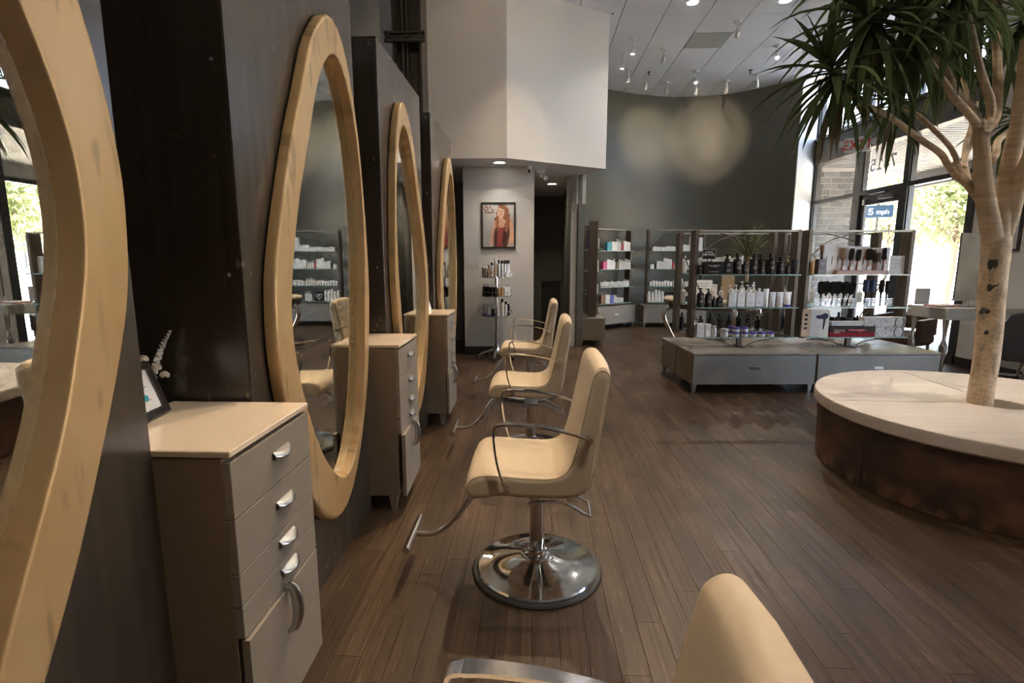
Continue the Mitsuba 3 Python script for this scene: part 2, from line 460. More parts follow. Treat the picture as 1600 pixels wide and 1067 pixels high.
# ceiling: dark grid with tiles hung under it
struct('ceiling', bx(X0, X1 + 0.3, Y0, Y1, 4.925, 5.15), 'ceiling_grid')
TS = 0.61
tile_ply = mikit.ply(bx(0.006, TS - 0.006, 0.0025, TS - 0.0025, CEIL, 4.925, 0.0015), 'ceiling_tile')
far_tiles, shown = [], 0
for i in range(-7, 10):
    for j in range(-8, 21):
        x, y = i * TS, j * TS - 0.305 + 0.61
        if (i, j) == (4, 14):
            panel_at = (x, y)
        vis = seen((x + TS / 2, y + TS / 2, CEIL), 30) and not (y < 7.0 and x < 0) and y > 6.0
        if x + TS > X1 + 0.05 or y + TS > Y1:
            continue
        if abs(x - 2.44) < 0.01 and abs(y - 8.845) < 0.02:
            continue
        if vis and x > 0.5:
            part('ceiling', 'tile', tile_ply, None, A=M((x, y, 0)))
        else:
            far_tiles.append(bx(x + 0.006, x + TS - 0.006, y + 0.003, y + TS - 0.003, CEIL, 4.925))
part('ceiling', 'far_tile', cat(*far_tiles), 'ceiling_tile', kind='stuff')
part('ceiling', 'access_panel', bx(2.445, 3.045, 8.85, 9.45, CEIL - 0.002, 4.925, 0.002), 'ceiling_panel', label='grey metal access panel')

# white bulkhead over the corridor, its underside the soffit
side = [(1.05, 8.16), (0.80, 8.70), (0.66, 9.2), (0.60, 12.5), (-4.0, 12.5), (-4.0, 7.25), (-0.38, 7.25)]
struct('wall_bulkhead', prism(side, 2.78, CEIL - 0.002), 'white_paint')
struct('wall_center', bx(-1.06, -0.014, 7.90, 8.25, 0.0, 2.779), 'white_paint')
part('wall_center', 'baseboard', bx(-1.07, -0.012, 7.882, 7.90, 0.0, 0.13, 0.003), 'baseboard')
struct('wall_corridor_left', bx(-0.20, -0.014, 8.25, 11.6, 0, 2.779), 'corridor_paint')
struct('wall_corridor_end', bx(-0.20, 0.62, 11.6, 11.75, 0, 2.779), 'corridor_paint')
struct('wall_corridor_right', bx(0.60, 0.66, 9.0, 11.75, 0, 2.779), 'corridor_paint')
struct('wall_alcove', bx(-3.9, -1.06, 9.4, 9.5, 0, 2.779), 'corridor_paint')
curve = spline([(0.80, 8.70), (0.69, 9.2), (0.69, 9.9), (0.88, 10.72), (1.44, 11.47), (2.2, 11.88), (3.0, 12.10), (3.8, 12.04), (4.4, 11.74), (4.85, 11.34), (5.16, 10.98)], 6)
nrm = np.gradient(curve, axis=0)
nrm = np.stack([-nrm[:, 1], nrm[:, 0]], 1) / np.linalg.norm(nrm, axis=1, keepdims=True)
struct('wall_back', prism(Polygon(np.vstack([curve, (curve + nrm * 0.10)[::-1]])), 0, CEIL - 0.002), 'dark_wall', smooth=40)
struct('wall_return', prism([(5.165, 10.97), (5.90, 11.72), (5.90, 11.86), (5.10, 11.07)], 0, CEIL - 0.002), 'white_paint')
k = solo('wall_thermostat', bx(-0.03, 0.03, -0.012, 0, 0, 0.05, 0.004), 'white_metal', 'small white wall control on the white strip beside the dark curved wall', 'thermostat', A=M((5.50, 11.30, 2.05), rz=45))
# pillar with the hanging box at the corridor's corner
struct('pillar', bx(0.595, 0.715, 8.76, 8.88, 0, 2.36), 'white_paint')
part('pillar', 'hanging_box', prism([(0.815, 8.69), (0.665, 8.69), (0.60, 8.77), (0.55, 8.90), (0.54, 9.25), (0.70, 9.25)], 2.33, 2.779), 'white_paint')
part('pillar', 'cove', trimesh.convex.convex_hull(np.array([(0.70, 8.70, 2.335), (0.62, 8.78, 2.335), (0.56, 8.90, 2.335), (0.56, 9.0, 2.335), (0.80, 8.72, 2.335),
     (0.595, 8.76, 2.20), (0.715, 8.76, 2.20), (0.595, 8.88, 2.20), (0.715, 8.88, 2.20)])), 'white_paint')
struct('wall_left', bx(X0 - 0.1, X0, Y0, Y1, 0, CEIL - 0.002), 'white_paint')
struct('wall_rear', bx(X0 - 0.1, X1 + 0.1, Y0 - 0.1, Y0, 0, CEIL - 0.002), 'white_paint')
struct('wall_right', cat(bx(X1, X1 + 0.15, 4.4, 7.50, 0, 5.0), bx(X1, X1 + 0.15, Y0, 1.2, 0, 5.0)), 'white_paint')
struct('baseboard_right', bx(X1 - 0.015, X1, 4.4, 7.50, 0, 0.11, 0.003), 'baseboard')
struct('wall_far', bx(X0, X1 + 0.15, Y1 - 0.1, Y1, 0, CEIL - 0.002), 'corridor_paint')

solo('service_hatch', bx(0.155, 0.575, 11.57, 11.598, 0.02, 0.98, 0.004), 'black_board', 'low black panel on the end wall of the dim corridor', 'panel')

# ---- storefronts in the right wall: window_1 in the picture, window_2 out of the frame to the right
XF0, XF1 = 5.86, 5.98


def storefront(name, ys, door=None, header=(3.38, 3.83), top=4.80):
    w = key_for(name)
    labels[w] = dict(kind='structure')
    zs = [0.0, 2.62, header[0]]
    for n, (y, half) in enumerate(ys):
        part(w, 'mullion', bx(XF0, XF1, y - half, y + half, 0, CEIL - 0.003, 0.004), 'storefront')
    a, b = ys[0][0], ys[-1][0]
    part(w, 'sill', bx(XF0, XF1, a, b, 0, 0.12, 0.004), 'storefront')
    part(w, 'transom', bx(XF0 - 0.005, XF1, a, b, 2.585, 2.655, 0.004), 'storefront')
    part(w, 'header', bx(XF0 - 0.03, XF1 + 0.1, a, b, header[0], header[1], 0.004), 'header_grey')
    part(w, 'ledge', bx(XF0 - 0.09, XF1, a, b, header[1], header[1] + 0.06, 0.006), 'storefront')
    part(w, 'head_frame', bx(XF0, XF1, a, b, top, CEIL - 0.003, 0.004), 'storefront')
    for (y0, h0), (y1, h1) in zip(ys[:-1], ys[1:]):
        for z0, z1 in ((0.12, 2.585), (2.655, header[0]), (header[1] + 0.06, top)):
            if door and y0 < door[0] + 0.2 < y1 and z0 < 1:
                continue
            x = 5.92
            part(w, 'pane', mm([(x, y0 + h0, z0), (x, y1 - h1, z0), (x, y1 - h1, z1), (x, y0 + h0, z1)], [(0, 1, 2), (0, 2, 3)]), 'pane')
            for yy, s in ((y0 + h0, 1), (y1 - h1, -1)):
                part(w, 'stop', bx(5.885, 5.91, yy, yy + s * 0.02, z0, z1), 'storefront')
    return w


W1 = storefront('window_1', [(7.52, 0.05), (8.84, 0.06), (10.12, 0.11), (11.68, 0.06)], door=(8.9, 10.0))
D1 = key_for('door_1')
labels[D1] = dict(kind='structure')
dy0, dy1 = 8.92, 10.0
for n, (a, b, c, d) in enumerate([(dy0, dy0 + 0.10, 0.02, 2.50), (dy1 - 0.10, dy1, 0.02, 2.50)]):
    part(D1, 'stile', bx(5.90, 5.945, a, b, c, d, 0.003), 'storefront')
part(D1, 'top_rail', bx(5.90, 5.945, dy0, dy1, 2.40, 2.585, 0.003), 'storefront')
part(D1, 'bottom_rail', bx(5.90, 5.945, dy0, dy1, 0.02, 0.28, 0.003), 'storefront')
part(D1, 'pane', mm([(5.92, dy0 + 0.1, 0.28), (5.92, dy1 - 0.1, 0.28), (5.92, dy1 - 0.1, 2.40), (5.92, dy0 + 0.1, 2.40)], [(0, 1, 2), (0, 2, 3)]), 'pane')
part(D1, 'push_bar', rod((5.85, dy0 + 0.12, 1.02), (5.85, dy1 - 0.12, 1.02), 0.015), 'brushed', True)
c = part(D1, 'closer', bx(5.83, 5.90, 9.10, 9.45, 2.455, 2.52, 0.006), 'cast_aluminium')
part(D1, 'closer_arm', tube([(5.85, 9.35, 2.53), (5.80, 9.62, 2.555), (5.85, 9.30, 2.57)], 0.010, 6), 'cast_aluminium')
part(D1, 'sensor', bx(5.85, 5.90, 9.83, 9.90, 2.40, 2.50, 0.004), 'cast_aluminium')
W2 = storefront('window_2', [(1.25, 0.06), (2.8, 0.06), (4.35, 0.06)])
# the house number on the transom pane, lettered to be read from outside
num = meshkit.text_mesh('7315', 0.20, 0.004, bold=True)
w_ = num.bounds[1][0]
solo('house_number', num, 'white_metal', 'white house number 7315 on the glass above the door, seen from behind', 'sign', A=M((5.935, 9.20, 2.98), rz=90, rx=0) @ M(rx=90))

# ---- steel partitions of the four mirror stations
PANELS = [(0.02, 1.19), (1.66, 2.83), (3.27, 4.44), (4.88, 6.05)]
PWORD = ['nearest the camera', 'behind the large tilted egg mirror', 'behind the third mirror', 'behind the farthest mirror']
XP = -0.94
screw_ply = mikit.ply(lathe([(0.0065, 0), (0.0065, 0.0015), (0.004, 0.003), (0.001, 0.0035)], 10), 'brushed', smooth=50)
for n, (a, b) in enumerate(PANELS):
    t = thing('steel_partition', f'tall blackened steel partition {PWORD[n]}', 'partition')
    part(t, 'body', bx(-1.75, XP - 0.004, a, b, 0, 2.735, 0.002), 'steel')
    part(t, 'face_sheet', bx(XP - 0.004, XP, a, b, 0, 2.74, 0.0015), 'steel')
    part(t, 'top_cap', bx(-1.75, XP - 0.001, a, b, 2.735, 2.743), 'steel')
    for z in (0.75, 1.40, 2.05, 2.70):
        part(t, 'screw', screw_ply, None, A=M((XP - 0.045, a - 0.0002, z), rx=90))
    if n < 3:
        solo('recess_panel', bx(-1.75, -1.66, b + 0.001, PANELS[n + 1][0] - 0.001, 0, 2.70), 'steel', ['dark steel back panel of the recess behind the nearest drawer cabinet', 'dark steel back panel of the recess behind the middle drawer cabinet', 'dark steel back panel of the recess behind the farthest drawer cabinet'][n], 'panel')

# ---- riveted steel column behind the partitions
t = thing('steel_column', 'black steel column with a bolted clamp rising behind the partitions', 'column')
cy = 6.75
part(t, 'flange', bx(-1.70, -1.675, cy - 0.17, cy + 0.17, 0, CEIL - 0.003), 'black_iron')
part(t, 'flange', bx(-1.375, -1.35, cy - 0.17, cy + 0.17, 0, CEIL - 0.003), 'black_iron')
part(t, 'web', bx(-1.675, -1.375, cy - 0.02, cy + 0.02, 0, CEIL - 0.003), 'black_iron')
for x in (-1.60, -1.545):
    part(t, 'conduit', rod((x, cy - 0.06, 0), (x, cy - 0.06, CEIL - 0.003), 0.022), 'black_iron', True)
part(t, 'clamp', cat(bx(-1.78, -1.30, cy - 0.23, cy - 0.175, 4.06, 4.085), bx(-1.78, -1.30, cy - 0.23, cy - 0.175, 3.97, 3.995), bx(-1.78, -1.30, cy - 0.19, cy - 0.175, 3.995, 4.06)), 'black_iron')
for x in (-1.72, -1.52, -1.36):
    part(t, 'bolt', rod((x, cy - 0.25, 4.027), (x, cy - 0.175, 4.027), 0.022, 6), 'black_iron')
# ------------------------------------------------------------ ceiling lamps
def aim(pos, target):
    d = np.asarray(target, float) - pos
    d /= np.linalg.norm(d)
    z = -d
    x = np.cross([0.13, 1, 0.2], z)
    x /= np.linalg.norm(x)
    A = np.eye(4)
    A[:3, :3] = np.stack([x, np.cross(z, x), z], 1)
    A[:3, 3] = pos
    return A


canopy_ply = mikit.ply(lathe([(0.002, -0.028), (0.045, -0.028), (0.055, -0.022), (0.06, 0)], 20), 'white_metal', smooth=40)
stem_ply = mikit.ply(cat(rod((0, 0, -0.10), (0, 0, -0.02), 0.012, 10), bx(-0.016, 0.016, -0.022, 0.022, -0.125, -0.09, 0.004)), 'white_metal', smooth=30)
head_ply = mikit.ply(lathe([(0.004, 0.055), (0.022, 0.055), (0.030, 0.045), (0.030, -0.01), (0.036, -0.015), (0.036, -0.075), (0.030, -0.075), (0.030, -0.062)], 18), 'white_metal', smooth=35)
lens = mm(*(lambda m: (m.vertices, m.faces))(trimesh.creation.cylinder(radius=0.029, height=0.006, sections=16)))
lens.apply_translation((0, 0, -0.066))
for n, ((x, y), tgt, power, col, half) in enumerate(SPOTS):
    hidden = n >= 12
    nb = 'over the stations' if hidden else 'by the curved wall'
    words = ['white ceiling spotlight leftmost at the bulkhead edge, upper of three lit', 'white ceiling spotlight at the bulkhead edge, middle of the three lit ones', 'white ceiling spotlight at the bulkhead edge, lowest of the three lit ones',
             'unlit-looking white ceiling spotlight left of the grey access panel', 'white ceiling spotlight beside the left sprinkler head', 'white ceiling spotlight close to the curved wall, left of the bright star lamp',
             'white ceiling spotlight glaring like a star at the camera', 'white ceiling spotlight just beyond the glaring star lamp', 'white ceiling spotlight at the corner of the grey access panel',
             'lit white ceiling spotlight nearest the palm leaves', 'white ceiling spotlight close to the curved wall, right of the star lamp', 'white ceiling spotlight beside the right sprinkler head']
    t = thing('ceiling_spotlight', words[n] if n < 12 else 'white ceiling spotlight over the styling stations', 'spotlight', 'ceiling spotlights over the stations' if hidden else None)
    part(t, 'canopy', canopy_ply, None, A=M((x, y, CEIL)))
    part(t, 'stem', stem_ply, None, A=M((x, y, CEIL)))
    pos = np.array([x, y, CEIL - 0.155])
    A = aim(pos, tgt)
    part(t, 'head', head_ply, None, A=A)
    glow = mv(lens, A)
    k = key_for(f'{t}__lens')
    if n in LIT:
        scene[k] = mikit.ply(glow, 'lens_off', emitter=dict(type='area', radiance=rgb(*[LENS * c for c in (1.0, 0.85, 0.62)])))
    else:
        scene[k] = mikit.ply(glow, 'lens_off')
    if power > 0:
        lamp_spot(f'spot_beam_{n:03d}', pos + A[:3, :3] @ [0, 0, -0.085], tgt, power, col, half)
trim_ply = mikit.ply(lathe([(0.075, 0.0), (0.095, -0.004), (0.10, 0.0)], 28), 'white_metal', smooth=40)
disc = trimesh.creation.cylinder(radius=0.075, height=0.004, sections=24)


def downlight(x, y, z, label, power, group=None, cutoff=62.0):
    t = thing('recessed_downlight', label, 'ceiling light', group)
    part(t, 'trim', trim_ply, None, A=M((x, y, z)))
    k = key_for(f'{t}__diffuser')
    on = dict(emitter=dict(type='area', radiance=rgb(*[LENS * 0.4 * c for c in DOWN_COL]))) if y > 7 else {}
    scene[k] = mikit.ply(mv(disc, M((x, y, z - 0.001))), 'lens_off', **on)
    if power == 0:
        return
    scene[key_for('down_beam')] = dict(type='spot', to_world=T().look_at(origin=[x, y, z - 0.012], target=[x, y + 0.001, 0], up=[0, 1, 0]),
                                       intensity=rgb(*[power * c for c in DOWN_COL]), cutoff_angle=cutoff, beam_width=25.0)


for n, (x, y) in enumerate(DOWNLIGHTS):
    downlight(x, y, CEIL, ['round recessed ceiling light at the top edge, nearest the bulkhead', 'round recessed ceiling light at the top edge, beside the palm leaves'][n] if n < 2 else 'round recessed ceiling light over the waiting area', DOWN_POWER if n in DOWN_ON else 0, None if n < 2 else 'recessed lights out over the room')
downlight(0.30, 9.7, 2.779, 'small recessed light deep in the dim corridor', 5.0, cutoff=60.0)
downlight(*SOFFIT_LAMP, 2.779, 'small round recessed light in the soffit above the framed poster', SOFFIT_POWER, cutoff=50.0)
for n, (x, y) in enumerate([(2.11, 10.54), (3.97, 10.52)]):
    t = thing('sprinkler_head', ['black sprinkler head on the ceiling left of the star lamp', 'black sprinkler head on the ceiling right of the star lamp'][n], 'sprinkler')
    part(t, 'escutcheon', lathe([(0.002, -0.012), (0.028, -0.012), (0.034, 0)], 14, (x, y, CEIL)), 'black_plastic', 40)
    part(t, 'nozzle', cat(rod((x, y, CEIL - 0.05), (x, y, CEIL - 0.01), 0.009, 8), lathe([(0.001, -0.058), (0.022, -0.058), (0.022, -0.053), (0.001, -0.053)], 12, (x, y, CEIL))), 'black_plastic')
solo('ceiling_sensor', lathe([(0.001, -0.015), (0.012, -0.012), (0.016, 0)], 12, (1.09, 8.14, CEIL)), 'black_plastic', 'tiny black ceiling dot at the corner of the white bulkhead', 'sensor')
# camera and twin lamp under the soffit
t = thing('security_camera', 'small white security camera with black lens under the soffit', 'camera')
part(t, 'mount', lathe([(0.002, -0.03), (0.03, -0.03), (0.034, 0)], 14, (-0.09, 7.86, 2.778)), 'white_metal', 40)
A = aim(np.array([-0.09, 7.81, 2.70]), (0.1, 0.5, 1.4))
part(t, 'body', lathe([(0.004, 0.06), (0.03, 0.055), (0.034, 0.04), (0.034, -0.045), (0.030, -0.05), (0.004, -0.05)], 18), 'white_metal', 40, A=A)
part(t, 'lens', lathe([(0.001, -0.054), (0.018, -0.054), (0.019, -0.048)], 14), 'product_black', 40, A=A)
t = thing('emergency_light', 'white twin-head emergency light hanging under the soffit by the corridor', 'lamp')
part(t, 'housing', bx(0.02, 0.14, 8.10, 8.16, 2.72, 2.778, 0.006), 'white_metal')
for x, z, a in ((0.09, 2.69, (-0.4, 6.0, 1.0)), (0.15, 2.65, (1.0, 6.0, 1.0))):
    h = part(t, 'lamp_head', lathe([(0.004, 0.03), (0.028, 0.025), (0.036, -0.02), (0.030, -0.024), (0.002, -0.018)], 16), 'white_metal', 40, A=aim(np.array([x, 8.08, z]), a))

# ------------------------------------------------------------ egg mirrors
EGG_OUT = [(2.361, 2.478), (2.196, 2.314), (2.098, 2.128), (1.989, 1.928), (1.899, 1.732), (1.815, 1.527), (1.770, 1.376), (1.753, 1.201), (1.757, 1.10), (1.775, 0.98), (1.815, 0.82), (1.885, 0.63), (1.975, 0.465),
           (2.075, 0.345), (2.17, 0.285), (2.26, 0.268), (2.35, 0.29), (2.44, 0.36), (2.53, 0.475), (2.62, 0.63), (2.695, 0.80), (2.75, 1.0), (2.79, 1.29), (2.783, 1.552), (2.76, 1.762), (2.721, 2.023), (2.658, 2.233), (2.592, 2.384), (2.523, 2.467), (2.45, 2.499)]
EGG_IN = [(2.366, 2.31), (2.235, 2.16), (2.107, 1.896), (1.989, 1.652), (1.923, 1.462), (1.884, 1.311), (1.878, 1.18), (1.892, 1.07), (1.935, 0.93), (2.0, 0.78), (2.075, 0.645), (2.16, 0.54), (2.25, 0.462),
          (2.34, 0.43), (2.42, 0.455), (2.50, 0.535), (2.59, 0.69), (2.655, 0.90), (2.69, 1.139), (2.725, 1.387), (2.735, 1.631), (2.718, 1.853), (2.676, 2.05), (2.612, 2.205), (2.53, 2.31), (2.45, 2.345)]


def outline(pts, n=120):
    P = spline(pts, 12, closed=True)
    P = P - [2.27, 1.385]
    a = np.unwrap(np.arctan2(P[:, 1], P[:, 0]))
    if a[-1] < a[0]:
        P, a = P[::-1], a[::-1]
    A = np.linspace(0, 2 * np.pi, n, endpoint=False)
    ang = np.mod(a, 2 * np.pi)
    o = np.argsort(ang)
    r = np.hypot(*P.T)[o]
    rr = np.interp(A, ang[o], r, period=2 * np.pi)
    rr = (np.roll(rr, 1) + 2 * rr + np.roll(rr, -1)) / 4
    return np.stack([np.cos(A) * rr, np.sin(A) * rr], 1)


EO, EI = outline(EGG_OUT), outline(EGG_IN)


def egg_ring(levels):
    """Rings from (share 0 = outer edge .. 1 = inner edge, x)."""
    V, Fc, n = [], [], len(EO)
    for s, x in levels:
        P = EO * (1 - s) + EI * s
        V += [(x, a, b) for a, b in P]
    m = len(levels)
    for i in range(m):
        i2 = (i + 1) % m
        for j in range(n):
            j2 = (j + 1) % n
            Fc += [(i * n + j, i * n + j2, i2 * n + j2), (i * n + j, i2 * n + j2, i2 * n + j)]
    return mm(V, Fc)


FR = egg_ring([(0.06, 0.004), (0.0, 0.010), (0.0, 0.042), (0.04, 0.049), (0.10, 0.052), (0.90, 0.054), (0.96, 0.053), (0.985, 0.050), (1.06, 0.010), (1.08, 0.009), (1.08, 0.004)])
GL = mm(np.vstack([[(0.0095, a, b) for a, b in EO * -0.06 + EI * 1.06], [(0.0095, 0, 0)]]), [(j, (j + 1) % len(EI), len(EI)) for j in range(len(EI))])
BK = egg_ring([(0.25, -0.004), (0.25, 0.004), (0.9, 0.004), (0.9, -0.004)])
MIRRORS = [(2.27 - 1.61 - 0.04, 180, 1, 'left edge of the frame, only its far rim and dark glass in view'), (2.27, 0, 1, 'large in the middle, behind the nearest cabinet'), (3.87, 0, -1, 'third from the camera, between the two farther cabinets'), (5.49, 0, 1, 'small in the distance at the end of the row')]
MLAB = ['huge gold-leaf egg mirror cut off by the left edge of the photo', 'tall gold-leaf egg mirror behind the nearest cabinet, reflecting a cream chair', 'gold-leaf egg mirror between the two farther cabinets', 'farthest and smallest-looking gold-leaf egg mirror in the row']
for n, (yc, turn, flip, _) in enumerate(MIRRORS):
    t = thing('egg_mirror', MLAB[n], 'mirror', 'egg mirrors on the partitions')
    A = M((XP, yc, 1.385), rx=turn, s=(1, flip, 1))

    def fix(m):
        m = mv(m, A)
        if flip < 0:
            m.invert()
        return m
    part(t, 'frame', fix(FR), 'gold_leaf', 35)
    part(t, 'glass', fix(GL), 'mirror_glass', label='silvered mirror glass')
    part(t, 'back_plate', fix(BK), 'black_board')

# ------------------------------------------------------------ drawer cabinets
def scoop_handle(w=0.095, d=0.028, h=0.022):
    V, Fc, k = [], [], 9
    for i in range(13):
        t = i / 12
        y = (t - 0.5) * w
        dd = d * math.sin(math.pi * (0.06 + 0.88 * t)) ** 0.6
        for j in range(k):
            a = math.pi * j / (k - 1)
            V.append((dd * math.sin(a) + 0.0005, y, h * 0.5 * math.cos(a) - 0.35 * h * math.sin(a) * (dd / d)))
    for i in range(12):
        for j in range(k - 1):
            a, b = i * k + j, (i + 1) * k + j
            Fc += [(a, b, b + 1), (a, b + 1, a + 1)]
    return mm(V, Fc)


HC, CXF, CD, CW = 0.985, -0.744, 0.45, 0.445
drawer_rows = [(0.806, 0.955), (0.657, 0.803), (0.565, 0.654), (0.475, 0.562)]
handle_ply = mikit.ply(scoop_handle(), 'cast_aluminium', smooth=True)
pull = spline([(0.0, 0, 0.068), (0.022, 0, 0.060), (0.032, 0, 0.0), (0.022, 0, -0.060), (0.0, 0, -0.078)], 6)
pull_ply = mikit.ply(sweep(pull, lambda t: ring(0.0095 + 0.009 * math.sin(math.pi * min(1, t * 1.1)), 10, 0.0085), up=(0, 1, 0)), 'cast_aluminium', smooth=True)
leg_prof = lambda x, y, z: sweep([(x, y, 0), (x, y, z)], lambda t: np.array([(-1, -1), (1, -1), (1, 1), (-1, 1)]) * (0.012 + 0.014 * t), up=(0, 1, 0))
CABY = [1.19, 2.80, 4.42]
CLAB = ['taupe drawer cabinet nearest the camera with a black picture frame on top', 'taupe drawer cabinet in the middle of the row, its door ajar', 'taupe drawer cabinet farthest away with a small sign on top']
for n, y in enumerate(CABY):
    t = thing('drawer_cabinet', CLAB[n], 'cabinet')
    ox = (0.0, 0.0, 0.0)[n]
    xf = CXF + ox
    x0 = xf - CD
    part(t, 'body', bx(x0, xf - 0.022, y, y + CW, 0.105, 0.965, 0.002), 'taupe')
    part(t, 'top', bx(x0 - 0.002, xf + 0.002, y - 0.002, y + CW + 0.002, 0.968, HC, 0.0025), 'cream_glass', label='glossy cream glass top')
    for z0, z1 in drawer_rows:
        d = part(t, 'drawer', bx(xf - 0.022, xf, y, y + CW, z0 + 0.0, z1, 0.0012), 'taupe_front')
        part(d, 'handle', handle_ply, None, A=M((xf, y + CW * 0.56, (z0 + z1) / 2 + 0.012)))
    ajar = (1.2, 2.5, 0.6)[n]
    hinge = M((xf - 0.022, y + CW, 0), rz=ajar)
    d = part(t, 'door', bx(0.002, 0.024, -CW, -0.001, 0.105, 0.470, 0.0012), 'taupe_front', A=hinge, label='cabinet door, slightly ajar')
    part(d, 'handle', pull_ply, None, A=hinge @ M((0.024, -CW * 0.52, 0.415)))
    for a in (x0 + 0.05, xf - 0.065):
        for b in (y + 0.045, y + CW - 0.045):
            part(t, 'leg', leg_prof(a, b, 0.105), 'leg_metal')

# picture frame and dried flowers on the nearest cabinet, small sign on the farthest
TX, TY = -1.02, 1.37
t = thing('picture_frame', 'black picture frame leaning back on the nearest cabinet', 'picture frame')
A = M((-1.116, 1.412, HC + 0.004), rz=96, rx=-19)
fw, fh = 0.205, 0.163
part(t, 'rim', cat(bx(-fw / 2, fw / 2, -0.012, 0.006, 0, 0.022, 0.002), bx(-fw / 2, fw / 2, -0.012, 0.006, fh - 0.022, fh, 0.002), bx(-fw / 2, -fw / 2 + 0.022, -0.012, 0.006, 0.02, fh - 0.02, 0.002), bx(fw / 2 - 0.022, fw / 2, -0.012, 0.006, 0.02, fh - 0.02, 0.002)), 'frame_black', A=A)
part(t, 'print', bx(-fw / 2 + 0.02, fw / 2 - 0.02, -0.004, 0.002, 0.02, fh - 0.02), 'paper', A=A)
for z in (0.05, 0.09):
    part(t, 'printed_line', bx(-0.05, 0.05, -0.0052, -0.004, z, z + 0.004), 'ink_grey', A=A)
part(t, 'print_emblem', mv(lathe([(0.001, 0), (0.009, 0.001), (0.010, 0)], 14), M((0.03, -0.005, 0.06), rx=90)), 'product_teal', A=A)
part(t, 'strut', mv(bx(-0.03, 0.03, 0, 0.004, 0, 0.12), M((0, 0.006, 0.012), rx=0)), 'frame_black', A=A)

t = thing('dried_flowers', 'dried cream flowers behind the black picture frame', 'flowers')
vx, vy = -1.235, 1.600
part(t, 'vase', lathe([(0.002, 0), (0.022, 0.002), (0.028, 0.03), (0.014, 0.07), (0.016, 0.09), (0.013, 0.088)], 18, (vx, vy, HC)), 'product_cream', 40)
r_ = random.Random(3)
for i in range(3):
    top = np.array([vx + (-0.005, 0.02, 0.03)[i], vy + (-0.02, 0.0, 0.02)[i], HC + (0.15, 0.12, 0.09)[i]])
    petals = []
    for k in range(9):
        a, e = k * 2.4, 0.3 + 0.1 * k
        d = np.array([math.cos(a) * math.cos(e), math.sin(a) * math.cos(e), math.sin(e)])
        p = trimesh.creation.icosphere(subdivisions=1, radius=0.011)
        p.apply_scale((1, 1, 0.35))
        p.apply_transform(aim(top + d * 0.010, top + d * 0.1))
        petals.append(p)
    part(t, 'blossom', cat(*petals), 'flower_cream', True)
for i in range(3):
    base = np.array([vx, vy, HC + 0.07])
    tip = base + [(0.052, 0.035, 0.03)[i], (0.03, 0.02, -0.02)[i], (0.155, 0.11, 0.03)[i]]
    P = spline([base, (base + tip) / 2 + [0.0, 0, 0.02], tip], 6)
    ms = [tube(P, 0.0014, 5)]
    for q in range(4, len(P)):
        for s in (-1, 1):
            for w in (0.5, 1.0):
                o = trimesh.creation.icosphere(subdivisions=0, radius=0.0055 - 0.0002 * q)
                o.apply_translation(P[q] + np.array([0.004, s * 0.014 * (1.2 - q / len(P)) * w, 0.008 * w + 0.002]))
                ms.append(o)
    part(t, 'fern_stem', cat(*ms), 'flower_white')
t = thing('tent_sign', 'small white tent sign on the farthest drawer cabinet', 'sign')
for s in (1, -1):
    part(t, 'card', bx(-0.06, 0.06, -0.0008, 0.0008, 0, 0.118), 'paper', A=M((-0.98 - 0.028 * s, 4.74, HC + 0.001), rz=90, rx=13.5 * s))
part(t, 'printed_band', bx(-0.045, 0.045, -0.002, -0.0012, 0.07, 0.095), 'product_tan', A=M((-0.952, 4.74, HC + 0.001), rz=90, rx=-13.5))

# ------------------------------------------------------------ salon chairs
PROF = [(-0.286, 0.466), (-0.25, 0.460), (-0.15, 0.474), (-0.07, 0.468), (0.10, 0.466), (0.17, 0.480), (0.215, 0.515), (0.235, 0.58), (0.245, 0.67), (0.260, 0.78), (0.276, 0.89), (0.286, 0.98), (0.282, 1.020), (0.258, 1.038),
        (0.232, 1.030), (0.216, 1.0), (0.197, 0.90), (0.174, 0.78), (0.152, 0.68), (0.130, 0.61), (0.098, 0.572), (0.04, 0.556), (-0.08, 0.560), (-0.19, 0.572), (-0.255, 0.568), (-0.293, 0.540), (-0.304, 0.50)]
PS = spline(PROF, 5, closed=True)


